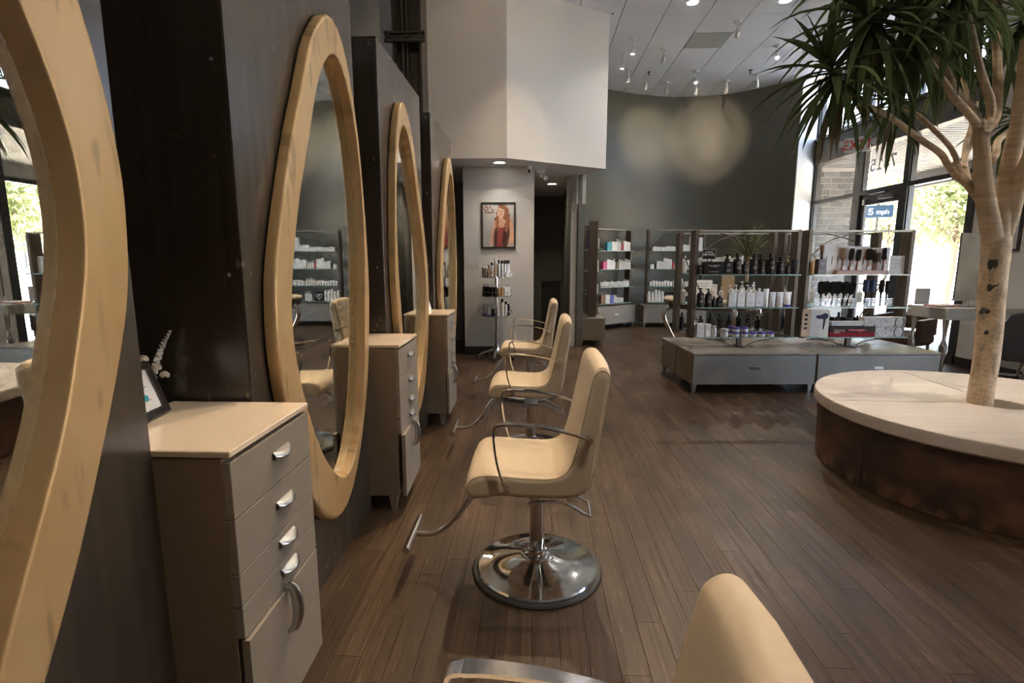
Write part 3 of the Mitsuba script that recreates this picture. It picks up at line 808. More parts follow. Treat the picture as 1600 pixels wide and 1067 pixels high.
def chair_shell(hw=0.25, r=0.022):
    tn = np.roll(PS, -1, 0) - np.roll(PS, 1, 0)
    nn = np.stack([-tn[:, 1], tn[:, 0]], 1)
    nn /= np.linalg.norm(nn, axis=1, keepdims=True)
    area = np.sum(PS[:, 0] * np.roll(PS[:, 1], -1) - np.roll(PS[:, 0], -1) * PS[:, 1])
    nn *= 1 if area > 0 else -1
    lev = []
    for k in range(6):
        a = k / 5 * math.pi / 2
        lev.append((-hw + r * (1 - math.sin(a)), r * (1 - math.cos(a))))
    lev = [(y, d) for y, d in lev]
    left = [(-hw + r * (1 - math.cos(a)), r * (1 - math.sin(a))) for a in np.linspace(0, math.pi / 2, 6)]
    ys = left + [(-hw * 0.5, -0.004), (0, -0.006), (hw * 0.5, -0.004)] + [(-y, d) for y, d in left[::-1]]
    V, Fc, n = [], [], len(PS)
    for y, d in ys:
        P = PS + nn * d
        edge = max(0.0, (abs(y) - (hw - 0.075)) / 0.075)
        drop = 0.042 * (1 - math.sqrt(max(0.0, 1 - edge ** 2 * 0.98)))
        zz = P[:, 1] - drop * np.clip((P[:, 1] - 0.9) / 0.13, 0, 1)
        zz = zz - 0.010 * edge ** 2 * np.clip((-(P[:, 0]) - 0.05) / 0.2, 0, 1) * (P[:, 1] > 0.52)
        V += [(p[0], y, z) for p, z in zip(P, zz)]
    m = len(ys)
    for i in range(m - 1):
        for j in range(n):
            j2 = (j + 1) % n
            Fc += [(i * n + j, i * n + j2, (i + 1) * n + j2), (i * n + j, (i + 1) * n + j2, (i + 1) * n + j)]
    out = mm(V, Fc)
    caps = []
    P0 = np.array(V)
    poly = Polygon(P0[:n][:, [0, 2]])
    v2, f2 = trimesh.creation.triangulate_polygon(poly, engine='earcut')
    for i in (0, m - 1):
        ring_ = P0[i * n:(i + 1) * n]
        # flat side panel, slightly inside the rim
        idx = [int(np.argmin(np.hypot(*(P0[:n][:, [0, 2]] - q).T))) for q in v2]
        caps.append(mm(ring_[idx], f2 if i else f2[:, ::-1]))
    o = cat(out, *caps)
    trimesh.repair.fix_normals(o)
    pipes = []
    for y, s in ((-hw + 0.008, -1), (hw - 0.008, 1)):
        q = PS + nn * 0.006
        edge = max(0.0, (abs(y) - (hw - 0.075)) / 0.075)
        drop = 0.042 * (1 - math.sqrt(max(0.0, 1 - edge ** 2 * 0.98)))
        zz = q[:, 1] - drop * np.clip((q[:, 1] - 0.9) / 0.13, 0, 1)
        zz = zz - 0.010 * edge ** 2 * np.clip((-(q[:, 0]) - 0.05) / 0.2, 0, 1) * (q[:, 1] > 0.52)
        pipes.append(tube([(a, y - s * 0.001, z) for a, z in zip(q[:, 0], zz)], 0.0035, 6, closed=True))
    return o, pipes


SHELL, PIPES = chair_shell()
CH = []


def ch(name, mesh, bsdf, smooth=40):
    CH.append((name, mikit.ply(mesh, bsdf, smooth=smooth), bsdf))


ch('seat_shell', SHELL, 'vinyl', 35)
for p in PIPES:
    ch('piping', p, 'vinyl_seam', True)
rect = lambda w, h: np.array([(-w, -h), (-w, h), (w, h), (w, -h)])
for s in (-1, 1):
    y = s * 0.278
    P = spline([(0.205, y, 0.735), (0.12, y, 0.765), (0.0, y, 0.789), (-0.10, y, 0.797), (-0.150, y, 0.796)], 6)
    ch('arm_bar', sweep(P, lambda t: rect(0.012 + 0.006 * t, 0.004), up=(0, 0, 1)), 'chrome', False)
    Q = spline([(-0.150, y, 0.796), (-0.176, y, 0.784), (-0.180, y, 0.74), (-0.170, y, 0.65), (-0.150, y, 0.57), (-0.128, y, 0.515)], 6)
    ch('arm_post', sweep(Q, lambda t: rect(0.016 - 0.008 * t, 0.004), up=(1, 0, 0.02)), 'chrome', False)
    for x, z in ((0.205, 0.735), (-0.128, 0.515)):
        ch('arm_knob', rod((x, s * 0.245, z), (x, s * 0.290, z), 0.013, 14), 'chrome', 40)
ch('seat_plate', bx(-0.12, 0.10, -0.11, 0.11, 0.440, 0.468, 0.006), 'black_plastic', False)
ch('column', lathe([(0.036, 0.085), (0.036, 0.20), (0.034, 0.205), (0.034, 0.36), (0.028, 0.365), (0.028, 0.445)], 28), 'chrome', 40)
ch('collar', lathe([(0.06, 0.075), (0.058, 0.088), (0.046, 0.094), (0.046, 0.108), (0.040, 0.112), (0.036, 0.112)], 28), 'chrome', 40)
dome = [(0.282, 0.012), (0.282, 0.022), (0.275, 0.028), (0.262, 0.029)] + [(0.262 - 0.20 * t, 0.030 + 0.048 * t ** 1.7) for t in np.linspace(0.06, 1, 9)]
ch('base_disc', lathe(dome, 64), 'chrome', 30)
ch('base_ring', lathe([(0.24, 0.0), (0.303, 0.0), (0.305, 0.006), (0.300, 0.013), (0.282, 0.016)], 64), 'rubber', 40)
ch('bracket', cat(bx(-0.05, 0.05, -0.05, 0.05, 0.375, 0.44, 0.004), rod((-0.04, -0.065, 0.355), (-0.04, 0.065, 0.355), 0.010)), 'chrome', 30)
lev = spline([(-0.04, -0.062, 0.355), (0.05, -0.068, 0.370), (0.13, -0.072, 0.362), (0.215, -0.075, 0.315), (0.24, -0.070, 0.306)], 6)
lev2 = spline([(0.244, 0.066, 0.306), (0.215, 0.075, 0.315), (0.13, 0.072, 0.362), (0.05, 0.068, 0.370), (-0.04, 0.062, 0.355)], 6)
ch('pump_lever', tube(np.vstack([lev, lev2]), 0.0075, 10), 'chrome', True)
ft = spline([(-0.10, 0, 0.445), (-0.22, 0, 0.435), (-0.305, 0, 0.375), (-0.375, 0, 0.262), (-0.445, 0, 0.190), (-0.51, 0, 0.163), (-0.585, 0, 0.165)], 7)
ch('footrest_tube', tube(ft, 0.013, 14), 'brushed', True)
ch('footrest_bar', cat(rod((-0.585, -0.155, 0.165), (-0.585, 0.155, 0.165), 0.0165, 18)), 'brushed', 40)
ch('footrest_strut', rod((-0.275, 0.012, 0.382), (-0.385, 0.012, 0.228), 0.007, 8), 'chrome', True)
CHAIRS = [((0.02, 0.50), -3, 'cream salon chair in the foreground, cut off by the bottom edge of the photo'), ((0.02, 2.29), 0, 'nearest whole cream salon chair, on its round chrome base'),
          ((-0.02, 3.87), 0, 'second whole cream salon chair in the row'), ((-0.05, 5.49), 0, 'farthest cream salon chair, next to the product tower')]
for (x, y), rz, lab in CHAIRS:
    t = thing('salon_chair', lab, 'chair', 'cream salon chairs facing the mirrors')
    made = copies(t, CH, M((x, y, 0.0005), rz=rz))
    if y < 1:      # pumped down lower than the others
        for k in [k for k in scene if k.startswith(t + '__')]:
            nm = k[len(t) + 2:]
            if nm.startswith('column'):
                scene[k]['to_world'] = T(M((x, y, 0.0005), s=(1, 1, 0.95)).tolist())
            elif not nm.startswith(('base', 'collar')):
                scene[k]['to_world'] = T(M((x, y, 0.0005 - 0.03), rz=rz).tolist())
# ------------------------------------------------------------ products: unit shapes, 1 wide and 1 tall
ORD = ('first', 'second', 'third', 'fourth', 'fifth', 'sixth', 'seventh', 'eighth', 'ninth', 'tenth', 'eleventh', 'twelfth', 'thirteenth')


def P_(mesh, smooth=35):
    return mikit.ply(mesh, 'product_white', smooth=smooth)


def disc_ring(z, r=0.16, w=0.035, y=-0.505):
    a = np.linspace(0, 2 * np.pi, 15)
    V = np.array([[rr * math.cos(x), y, z + rr * 0.5 * math.sin(x)] for x in a for rr in (r - w, r)])
    Fc = []
    for i in range(14):
        Fc += [(2 * i, 2 * i + 1, 2 * i + 3), (2 * i, 2 * i + 3, 2 * i + 2)]
    return mm(V, Fc)


def print_mesh(zr, zl, w=0.5):
    return cat(disc_ring(zr), *[bx(-w * f / 2, w * f / 2, -0.507, -0.50, z, z + 0.014) for z, f in ((zl, 1.0), (zl - 0.05, 0.7), (zl - 0.10, 0.85))])


KIND = {
    'bottle': [('body', P_(lathe([(0.46, 0), (0.5, 0.015), (0.5, 0.66), (0.46, 0.72), (0.22, 0.77), (0.2, 0.78)], 20)), 0), ('cap', P_(lathe([(0.2, 0.78), (0.24, 0.79), (0.24, 0.985), (0.2, 1.0)], 16)), 1), ('print', P_(mv(print_mesh(0.55, 0.36, 0.55), M(s=(1, 1, 1)))), 2)],
    'pump': [('body', P_(lathe([(0.46, 0), (0.5, 0.015), (0.5, 0.68), (0.40, 0.74), (0.18, 0.77)], 20)), 0), ('pump_head', P_(cat(lathe([(0.18, 0.77), (0.18, 0.85), (0.07, 0.86), (0.07, 0.93), (0.16, 0.94), (0.16, 1.0)], 12), bx(-0.45, 0.02, -0.07, 0.07, 0.945, 0.99))), 1), ('print', P_(print_mesh(0.55, 0.36, 0.55)), 2)],
    'square': [('body', P_(bx(-0.5, 0.5, -0.5, 0.5, 0, 0.82, 0.05), 0), 0), ('cap', P_(lathe([(0.2, 0.82), (0.2, 0.98), (0.16, 1.0)], 14)), 1), ('print', P_(print_mesh(0.62, 0.30, 0.6)), 2)],
    'tube': [('cap', P_(lathe([(0.38, 0), (0.40, 0.01), (0.40, 0.16), (0.36, 0.17)], 16)), 1), ('body', P_(sweep([(0, 0, 0.17), (0, 0, 0.6), (0, 0, 1.0)], lambda t: ring(0.40 + 0.10 * t, 16, 0.40 - 0.385 * t), up=(0, 1, 0))), 0)],
    'jar': [('body', P_(lathe([(0.45, 0), (0.5, 0.03), (0.5, 0.60), (0.46, 0.62)], 22)), 0), ('lid', P_(lathe([(0.46, 0.62), (0.51, 0.63), (0.51, 0.97), (0.47, 1.0)], 22)), 1)],
    'box': [('carton', P_(bx(-0.5, 0.5, -0.5, 0.5, 0, 1.0, 0.012), 0), 0), ('print', P_(cat(*[bx(-0.3 * f, 0.3 * f, -0.507, -0.499, z, z + 0.03) for z, f in ((0.7, 1.0), (0.6, 0.6), (0.2, 0.8))]), 0), 2)],
    'spray': [('can', P_(lathe([(0.47, 0), (0.5, 0.01), (0.5, 0.74), (0.40, 0.79), (0.36, 0.80)], 18)), 0), ('cap', P_(lathe([(0.36, 0.80), (0.38, 0.81), (0.38, 0.98), (0.30, 1.0)], 16)), 1)],
}
CATN = dict(bottle='bottle', pump='bottle', square='bottle', tube='tube', jar='jar', box='box', spray='spray can')
NAMES = dict(bottle='product_bottle', pump='pump_bottle', square='square_bottle', tube='cream_tube', jar='cream_jar', box='product_box', spray='spray_can')


def product(kind, A, w, h, d, cols, label, prints=True, group=None):
    c = list(cols) + [None] * 3
    t = thing(NAMES[kind], label, CATN[kind], group)
    B = A @ M(s=(w, d, h))
    for name, shape, slot in KIND[kind]:
        if slot == 2 and (not prints or c[2] is None):
            continue
        k = key_for(f'{t}__{name}')
        scene[k] = dict(shape, to_world=T(B.tolist()), bsdf=dict(type='ref', id='product_' + (c[slot] or c[0]) if slot < 2 else c[2]))
    return t


def rack(name, label, A, W, zb, zt, shelves, foot=None, depth=(-0.15, 0.15), stretch=0.03, rods=True):
    t = thing(name, label, 'display rack')
    for s in (-1, 1):
        part(t, 'post', bx(s * W / 2 - 0.022, s * W / 2 + 0.022, -0.075, 0.075, zb, zt, 0.003), 'bronze', A=A)
    part(t, 'top_bar', bx(-W / 2 + 0.022, W / 2 - 0.022, -0.075, -0.045, zt - 0.022, zt, 0.002), 'bronze_light', A=A)
    part(t, 'bottom_bar', bx(-W / 2 + 0.022, W / 2 - 0.022, -0.02, 0.02, zb, zb + 0.018, 0.002), 'bronze', A=A)
    for z in shelves:
        x0, x1 = -W / 2 + 0.024, W / 2 - 0.024
        y0, y1 = depth
        s = part(t, 'shelf', mm([(x0, y0, z - 0.004), (x1, y0, z - 0.004), (x1, y1, z - 0.004), (x0, y1, z - 0.004)], [(0, 1, 2), (0, 2, 3)]), 'pane', A=A, label='clear glass shelf')
        part(s, 'edge', cat(bx(x0 - stretch * 0, x1 + stretch, y0 - 0.003, y0, z - 0.010, z - 0.0005), bx(x0, x1, y1, y1 + 0.003, z - 0.010, z - 0.0005), bx(x0 - 0.002, x0, y0, y1, z - 0.010, z - 0.0005), bx(x1, x1 + 0.002, y0, y1, z - 0.010, z - 0.0005)), 'shelf_edge', A=A)
        for s_ in (-1, 1):
            part(t, 'shelf_pin', rod((s_ * (W / 2 - 0.02), 0.0, z - 0.012), (s_ * (W / 2 - 0.055), 0.0, z - 0.012), 0.006, 8), 'brushed', A=A)
    if rods:
        h = zt - zb
        for P in ([(-W / 2 + 0.02, 0.065, zb + 0.70 * h), (-W / 4, 0.07, zb + 0.90 * h), (0.10, 0.07, zt - 0.012)], [(W / 2 - 0.02, 0.065, zb + 0.80 * h), (W * 0.32, 0.07, zb + 0.50 * h), (0.02, 0.07, zb - 0.02)],
                  [(-W / 2 + 0.02, 0.065, zb + 0.22 * h), (-W * 0.28, 0.07, zb + 0.08 * h), (-0.02, 0.07, zb - 0.02)]):
            part(t, 'bow_rod', tube(spline(P, 6), 0.007, 8), 'bronze', True, A=A)
    if foot is not None:
        part(t, 'foot_post', bx(-0.028, 0.028, -0.02, 0.02, foot, zb + 0.02, 0.003), 'bronze', A=A)
        part(t, 'foot_plate', cat(bx(-0.17, 0.17, -0.012, 0.012, foot + 0.0005, foot + 0.008), bx(-0.012, 0.012, -0.15, 0.15, foot + 0.0005, foot + 0.008)), 'bronze', A=A)
        for s in (-1, 1):
            part(t, 'stay_rod', tube(spline([(s * 0.10, 0.0, foot + 0.012), (s * 0.20, 0, foot + 0.06), (s * (W / 2 - 0.03), 0, zb + 0.01)], 6), 0.006, 8), 'bronze', True, A=A)
    return t


def low_cabinet(label, A, W, D, zt, legs=((0.05, 0.05),), pulls=1, mats=('grey_laminate', 'laminate_top', 'taupe'), name='display_cabinet'):
    """Origin at the front left corner on the floor; front faces -y."""
    t = thing(name, label, 'cabinet')
    part(t, 'body', bx(0, W, 0.02, D, 0.10, zt - 0.022, 0.002), mats[2], A=A)
    part(t, 'top', bx(-0.003, W + 0.003, -0.003, D + 0.003, zt - 0.020, zt, 0.002), mats[1], A=A)
    d = part(t, 'drawer', bx(0.004, W - 0.004, 0, 0.02, 0.102, zt - 0.026, 0.0015), mats[0], A=A)
    part(d, 'pull', bx(W / 2 - 0.05, W / 2 + 0.05, -0.006, 0.001, (0.10 + zt) / 2 - 0.005, (0.10 + zt) / 2 + 0.027, 0.003), 'cast_aluminium', A=A)
    for x in (0.035, W - 0.035):
        for y in (0.05, D - 0.05):
            part(t, 'leg', leg_prof(x, y, 0.10), 'leg_metal', A=A)
    return t


# ------------------------------------------------------------ the double-sided display in the middle
DM = M((1.72, 5.63, 0), rz=3.2)
CT = 0.447
low_cabinet('low grey display cabinet under the rack of black and white bottles', DM, 1.345, 0.57, CT)
low_cabinet('low grey display cabinet under the rack of hair brushes', DM @ M((1.36, 0, 0)), 1.345, 0.57, CT)
BACK = DM @ M((2.705, 1.16, 0), rz=180)
low_cabinet('low grey display cabinet at the back of the display, window side', BACK, 1.345, 0.57, CT)
low_cabinet('low grey display cabinet at the back of the display, curved wall side', BACK @ M((1.36, 0, 0)), 1.345, 0.57, CT)
RW, RZB, RZT, RS = 1.15, 0.555, 1.772, (0.578, 0.915, 1.283)
R1, R2 = DM @ M((0.68, 0.44, 0)), DM @ M((1.955, 0.44, 0))
R3, R4 = DM @ M((0.68, 0.96, 0), rz=180), DM @ M((1.955, 0.96, 0), rz=180)
rack('display_rack', 'bronze rack with black and white bottles on glass shelves', R1, RW, RZB, RZT, RS, CT)
rack('display_rack', 'bronze rack with hair brushes on glass shelves', R2, RW, RZB, RZT, RS, CT)
rack('display_rack', 'bronze rack behind the rack of black and white bottles', R3, RW, RZB, RZT, RS, CT)
rack('display_rack', 'bronze rack behind the rack of hair brushes', R4, RW, RZB, RZT, RS, CT)
ZP = 0.00146


def shelf_items(A, W, zx0, zx1, shelf_z, items, scale, y0=-0.09):
    """items: (kind, left, right, height, (colour, cap, print), label[, y]) measured along the shelf in sketch units, scale metres each."""
    for it in items:
        kind, a, b, h, cols, label = it[:6]
        y = it[6] if len(it) > 6 else y0
        x = -W / 2 + ((a + b) / 2 - zx0) / (zx1 - zx0) * W
        w = (b - a) * scale * 0.97
        d = min(w, 0.075) if kind in ('box', 'square') else w
        if kind == 'square':
            d = w * 0.7
        product(kind, A @ M((x, y, shelf_z)), w, h * scale, d, cols, label)


BLK, WHT = ('black', 'black', 'ink_grey'), ('white', 'white', 'ink_grey')
shelf_items(R1, RW, 165, 970, RS[2], [
    ('box', 180, 212, 70, BLK, 'small black box at the left end of the top shelf of the bottle rack'),
    ('box', 214, 374, 96, BLK, 'wide black box under the small black sign on the bottle rack'),
    ('square', 380, 446, 118, BLK, 'square black bottle right of the wide black box'),
    ('bottle', 456, 514, 160, BLK, 'tall black bottle, first of three on the top shelf of the bottle rack'),
    ('bottle', 521, 570, 104, BLK, 'squat black bottle between the first two tall black bottles'),
    ('bottle', 583, 648, 158, BLK, 'tall black bottle in the middle of the top shelf of the bottle rack'),
    ('bottle', 657, 703, 100, BLK, 'short black bottle left of the last tall black bottle'),
    ('bottle', 712, 784, 163, BLK, 'tall black bottle, last of three on the top shelf of the bottle rack'),
    ('bottle', 797, 858, 132, BLK, 'medium black bottle right of the last tall black bottle'),
    ('bottle', 868, 905, 95, BLK, 'slim small black bottle near the right end of the top shelf'),
    ('tube', 910, 962, 112, BLK, 'black tube at the right end of the top shelf of the bottle rack'),
    ('bottle', 420, 462, 158, BLK, 'tall black bottle half hidden behind the first tall black bottle', 0.03),
    ('bottle', 688, 726, 160, BLK, 'tall black bottle half hidden behind the last tall black bottle', 0.03),
    *[('box', 180 + 50 * i, 228 + 50 * i, 122 + (i % 3) * 8, WHT, f'{ORD[i]} white box in the back row of the top shelf of the bottle rack', 0.09) for i in range(8)]], ZP)
shelf_items(R1, RW, 165, 970, RS[1], [
    ('pump', 182, 240, 146, BLK, 'black pump bottle at the left end of the middle shelf'), ('pump', 247, 298, 140, BLK, 'second black pump bottle on the middle shelf'),
    ('bottle', 303, 336, 82, BLK, 'small black bottle left of the black jar on the middle shelf'), ('square', 342, 384, 92, BLK, 'black square bottle beside the white bottles on the middle shelf'),
    ('square', 428, 491, 140, WHT, 'white square bottle, first from the left on the middle shelf'), ('square', 497, 559, 142, WHT, 'white square bottle, second from the left on the middle shelf'),
    ('square', 564, 637, 140, WHT, 'widest white square bottle, third on the middle shelf'), ('square', 642, 704, 146, WHT, 'white square bottle, fourth on the middle shelf'),
    ('tube', 706, 755, 142, WHT, 'tall white tube right of the white square bottles'), ('tube', 757, 812, 117, WHT, 'white tube, second from the tall one'), ('tube', 815, 872, 117, WHT, 'white tube beside the purple-capped tube'),
    ('tube', 875, 935, 118, ('white', 'purple'), 'white tube with a purple cap at the right end of the middle shelf'),
    *[('pump', 462 + 48 * i, 505 + 48 * i, 168 + (i == 2) * 28, WHT, f'{ORD[i]} white pump bottle in the back row of the middle shelf', 0.04) for i in range(5)]], ZP)
PUR = ('white', 'purple', None)
shelf_items(R1, RW, 165, 970, RS[0], [
    ('box', 189, 245, 104, WHT, 'tall white carton at the left end of the bottom shelf'), ('box', 263, 303, 100, WHT, 'narrow white carton, second on the bottom shelf'), ('spray', 316, 354, 88, ('white', 'silver'), 'small white bottle with a silver top on the bottom shelf'),
    ('jar', 387, 448, 62, ('white', 'grey'), 'white jar with a grey lid on the bottom shelf'),
    ('jar', 484, 538, 38, PUR, 'purple-lidded white jar, lower of the first front stack'), ('jar', 555, 608, 38, PUR, 'purple-lidded white jar, lower of the second stack'),
    ('jar', 466, 516, 38, PUR, 'purple-lidded white jar, lower of the stack behind', -0.01),
    ('jar', 625, 678, 38, PUR, 'single purple-lidded white jar right of the stacks'), ('jar', 693, 748, 38, PUR, 'single purple-lidded white jar in the middle of three'), ('jar', 765, 818, 38, PUR, 'single purple-lidded white jar at the right end')], ZP)
shelf_items(R1, RW, 165, 970, RS[0] + 38 * ZP, [('jar', 484, 538, 38, PUR, 'purple-lidded white jar, upper of the first front stack'), ('jar', 555, 608, 38, PUR, 'purple-lidded white jar, upper of the second stack'),
                                                  ('jar', 466, 516, 38, PUR, 'purple-lidded white jar, upper of the stack behind', -0.01)], ZP)
t = thing('sign_card', 'small black sign reading ACTIVE TREATMENT above the wide black box', 'sign')
A = R1 @ M((-RW / 2 + (267 - 165) / 805 * RW, -0.06, RS[2] + 0.165))
part(t, 'card', bx(-0.075, 0.075, 0, 0.004, 0, 0.112), 'product_black', A=A)
part(t, 'border', cat(bx(-0.075, 0.075, -0.001, 0, 0.109, 0.112), bx(-0.075, 0.075, -0.001, 0, 0, 0.003), bx(-0.075, -0.072, -0.001, 0, 0, 0.112), bx(0.072, 0.075, -0.001, 0, 0, 0.112)), 'paper', A=A)
for i, (s, z) in enumerate((('ACTIVE', 0.070), ('TREATMENT', 0.044))):
    m = meshkit.text_mesh(s, 0.017, 0.001, bold=True)
    m.apply_translation((-(m.bounds[1][0] + m.bounds[0][0]) / 2, 0, 0))
    part(t, 'lettering', mv(m, M((0, -0.0005, z), rx=90)), 'paper', A=A)
for s in (-0.012, 0.03):
    part(t, 'peg', rod((s, 0.002, -0.025), (s, 0.002, 0), 0.006, 6), 'product_black', A=A)

# brushes rack
def brush(label, A, kind, h, w, cols, group=None):
    t = thing('hair_brush', label, 'hair brush', group)
    hd, hn = cols
    if kind == 'round':
        part(t, 'barrel', lathe([(0.002, 0.50 * h), (0.30 * w, 0.52 * h), (0.5 * w, 0.54 * h), (0.5 * w, 0.97 * h), (0.3 * w, h), (0.002, h)], 14), hd, 40, A=A)
        sp = []
        for i in range(7):
            for j in range(12):
                a = j * math.pi / 6 + i * 0.3
                z = (0.56 + 0.06 * i) * h
                sp.append(mv(trimesh.creation.cone(radius=0.0016, height=0.014, sections=3), M((0.47 * w * math.cos(a), 0.47 * w * math.sin(a), z), rz=math.degrees(a), ry=90)))
        part(t, 'bristles', cat(*sp), hd, A=A, kind='stuff')
    else:
        prof = Polygon([(0.5 * w * c, s) for c, s in [(-0.55, 0.50 * h), (-0.95, 0.58 * h), (-1, 0.80 * h), (-0.9, 0.95 * h), (-0.5, h), (0.5, h), (0.9, 0.95 * h), (1, 0.80 * h), (0.95, 0.58 * h), (0.55, 0.50 * h)]]).buffer(0.002)
        part(t, 'paddle', mv(prism(prof, -0.008, 0.008), M(rx=90)), hd, A=A)
        pad = prof.buffer(-0.006)
        part(t, 'pad', mv(prism(pad, 0.008, 0.017), M(rx=90)), 'brush_pad', A=A)
    part(t, 'handle', lathe([(0.003, 0), (0.010, 0.01 * h), (0.012, 0.20 * h), (0.008, 0.42 * h), (0.012, 0.49 * h), (0.013, 0.53 * h)], 10), hn, 40, A=A)
    return t


U2 = lambda zx: -RW / 2 + (zx - 120) / 830 * RW
mat('brush_wood', pr((0.20, 0.075, 0.04), 0.35))
mat('brush_brown', pr((0.030, 0.017, 0.012), 0.6, spec=0.2))
mat('brush_tan', pr((0.20, 0.13, 0.07), 0.5))
mat('brush_black', pr((0.010, 0.010, 0.011), 0.6, spec=0.15))
mat('brush_blue', pr((0.020, 0.032, 0.085), 0.4))
t = thing('brush_stand', 'reddish wooden stand holding a row of hair brushes', 'brush stand')
bar = mv(prism([(-0.30, 0), (0.30, 0), (0.285, 0.045), (-0.285, 0.045)], -0.035, 0.035), M((U2(545), -0.085, RS[2]), rx=90))
part(t, 'base', bar, 'brush_wood', A=R2)
for i, x0 in enumerate((215, 430, 620)):
    part(t, 'back_card', bx(U2(x0), U2(x0 + (230, 200, 178)[i]), -0.035 + 0.004 * i, -0.032 + 0.004 * i, RS[2] + 0.001, RS[2] + (0.335, 0.312, 0.295)[i]), 'paper', A=R2, label='tall white printed card')
    for q in range(3):
        part(t, 'printed_text', bx(U2(x0 + 60 + 45 * q), U2(x0 + 66 + 45 * q), -0.037 + 0.004 * i, -0.0355 + 0.004 * i, RS[2] + 0.11, RS[2] + 0.20), 'ink', A=R2)
BR = [(392, 'round', 0.275, 0.060, ('brush_tan', 'brush_wood'), 'large round brush with tan barrel at the left of the wooden stand'), (452, 'paddle', 0.262, 0.048, ('brush_brown', 'brush_wood'), 'dark brown brush, second on the wooden stand'),
      (510, 'paddle', 0.250, 0.050, ('brush_brown', 'brush_wood'), 'dark brown brush, third on the wooden stand'), (600, 'paddle', 0.262, 0.082, ('brush_wood', 'brush_wood'), 'wide wooden paddle brush with black pad on the stand'),
      (655, 'round', 0.250, 0.034, ('brush_brown', 'brush_wood'), 'slim round brush behind the short round one'), (668, 'round', 0.215, 0.072, ('brush_brown', 'brush_wood'), 'short fat round brush right of the paddle brush'), (727, 'paddle', 0.268, 0.042, ('brush_brown', 'brush_wood'), 'slim dark brush at the right end of the wooden stand')]
for i, (zx, kd, h, w, c, lab) in enumerate(BR):
    brush(lab, R2 @ M((U2(zx), -0.075 if i != 4 else -0.055, RS[2] + 0.024), rx=0, ry=(3 if i in (1, 2) else 0)), kd, h, w, c)
for q, i in enumerate((392, 455, 515, 595)):
    solo('price_tag', bx(-0.024, 0.024, -0.001, 0.001, 0, 0.042), 'paper', f'{ORD[q]} small white price tag hanging on the brushes of the wooden stand', 'price tag', A=R2 @ M((U2(i), -0.112, RS[2] + 0.048), ry=12))
brush('thin brown brush standing on the dark plum box', R2 @ M((U2(231), -0.05, RS[2] + 0.14)), 'round', 0.19, 0.030, ('brush_tan', 'brush_brown'))
shelf_items(R2, RW, 120, 950, RS[2], [('box', 178, 240, 115, ('plum', 'plum', 'ink_grey'), 'dark plum box left of the tall white cards'), ('bottle', 131, 158, 130, ('amber', 'cream'), 'amber bottle at the left end of the brush shelf'),
                                      ('bottle', 160, 176, 145, ('amber', 'cream'), 'second amber bottle beside the plum box', -0.03)], ZP)
t = thing('notice_card', 'white printed notice standing at the right end of the top brush shelf', 'notice')
part(t, 'card', bx(U2(812), U2(938), -0.012, -0.009, RS[2] + 0.001, RS[2] + 0.205), 'paper', A=R2)
for q in range(6):
    part(t, 'printed_line', bx(U2(835), U2(915 - 9 * (q % 2)), -0.0135, -0.0122, RS[2] + 0.06 + 0.02 * q, RS[2] + 0.065 + 0.02 * q), 'ink_grey', A=R2)
for i in range(6):
    brush(f'{ORD[i]} of six black paddle brushes standing in the clear holder', R2 @ M((U2(240 + 44 * i), -0.08 + 0.01 * (i % 2), RS[1] + 0.012), ry=(-2, 0, 3, 5, 9, 16)[i] * 0.8), 'paddle', 0.275, 0.072, ('brush_black', 'brush_black'))
    solo('brush_tag', bx(-0.012, 0.012, -0.001, 0.001, 0, 0.075), 'paper', f'white tag on the handle of the {ORD[i]} black paddle brush', 'tag', A=R2 @ M((U2(262 + 40 * i), -0.105, RS[1] + 0.055), ry=12))
for i, (zx, c) in enumerate(((606, 'brush_blue'), (660, 'brush_blue'), (735, 'brush_black'), (782, 'brush_black'))):
    brush(f'{("dark blue", "dark blue", "black", "black")[i]} round brush, {("first", "second", "third", "last")[i]} of four in the clear holder', R2 @ M((U2(zx), -0.075, RS[1] + 0.012)), 'round', (0.30, 0.295, 0.29, 0.285)[i], (0.062, 0.062, 0.046, 0.042)[i], (c, 'brush_black'))


def holder(label, x0, x1):
    t = thing('acrylic_holder', label, 'holder')
    y0, y1, z0, z1 = -0.125, -0.04, RS[1] + 0.001, RS[1] + 0.10
    for q in [((x0, y0, z0), (x1, y0, z0), (x1, y0, z1), (x0, y0, z1)), ((x0, y1, z0), (x1, y1, z0), (x1, y1, z1), (x0, y1, z1)), ((x0, y0, z0), (x0, y1, z0), (x0, y1, z1), (x0, y0, z1)), ((x1, y0, z0), (x1, y1, z0), (x1, y1, z1), (x1, y0, z1))]:
        part(t, 'side', mm(q, [(0, 1, 2), (0, 2, 3)]), 'acrylic', A=R2)
    part(t, 'rim', cat(bx(x0, x1, y0 - 0.002, y0 + 0.001, z1 - 0.004, z1), bx(x0, x1, y1 - 0.001, y1 + 0.002, z1 - 0.004, z1)), 'product_silver', A=R2)


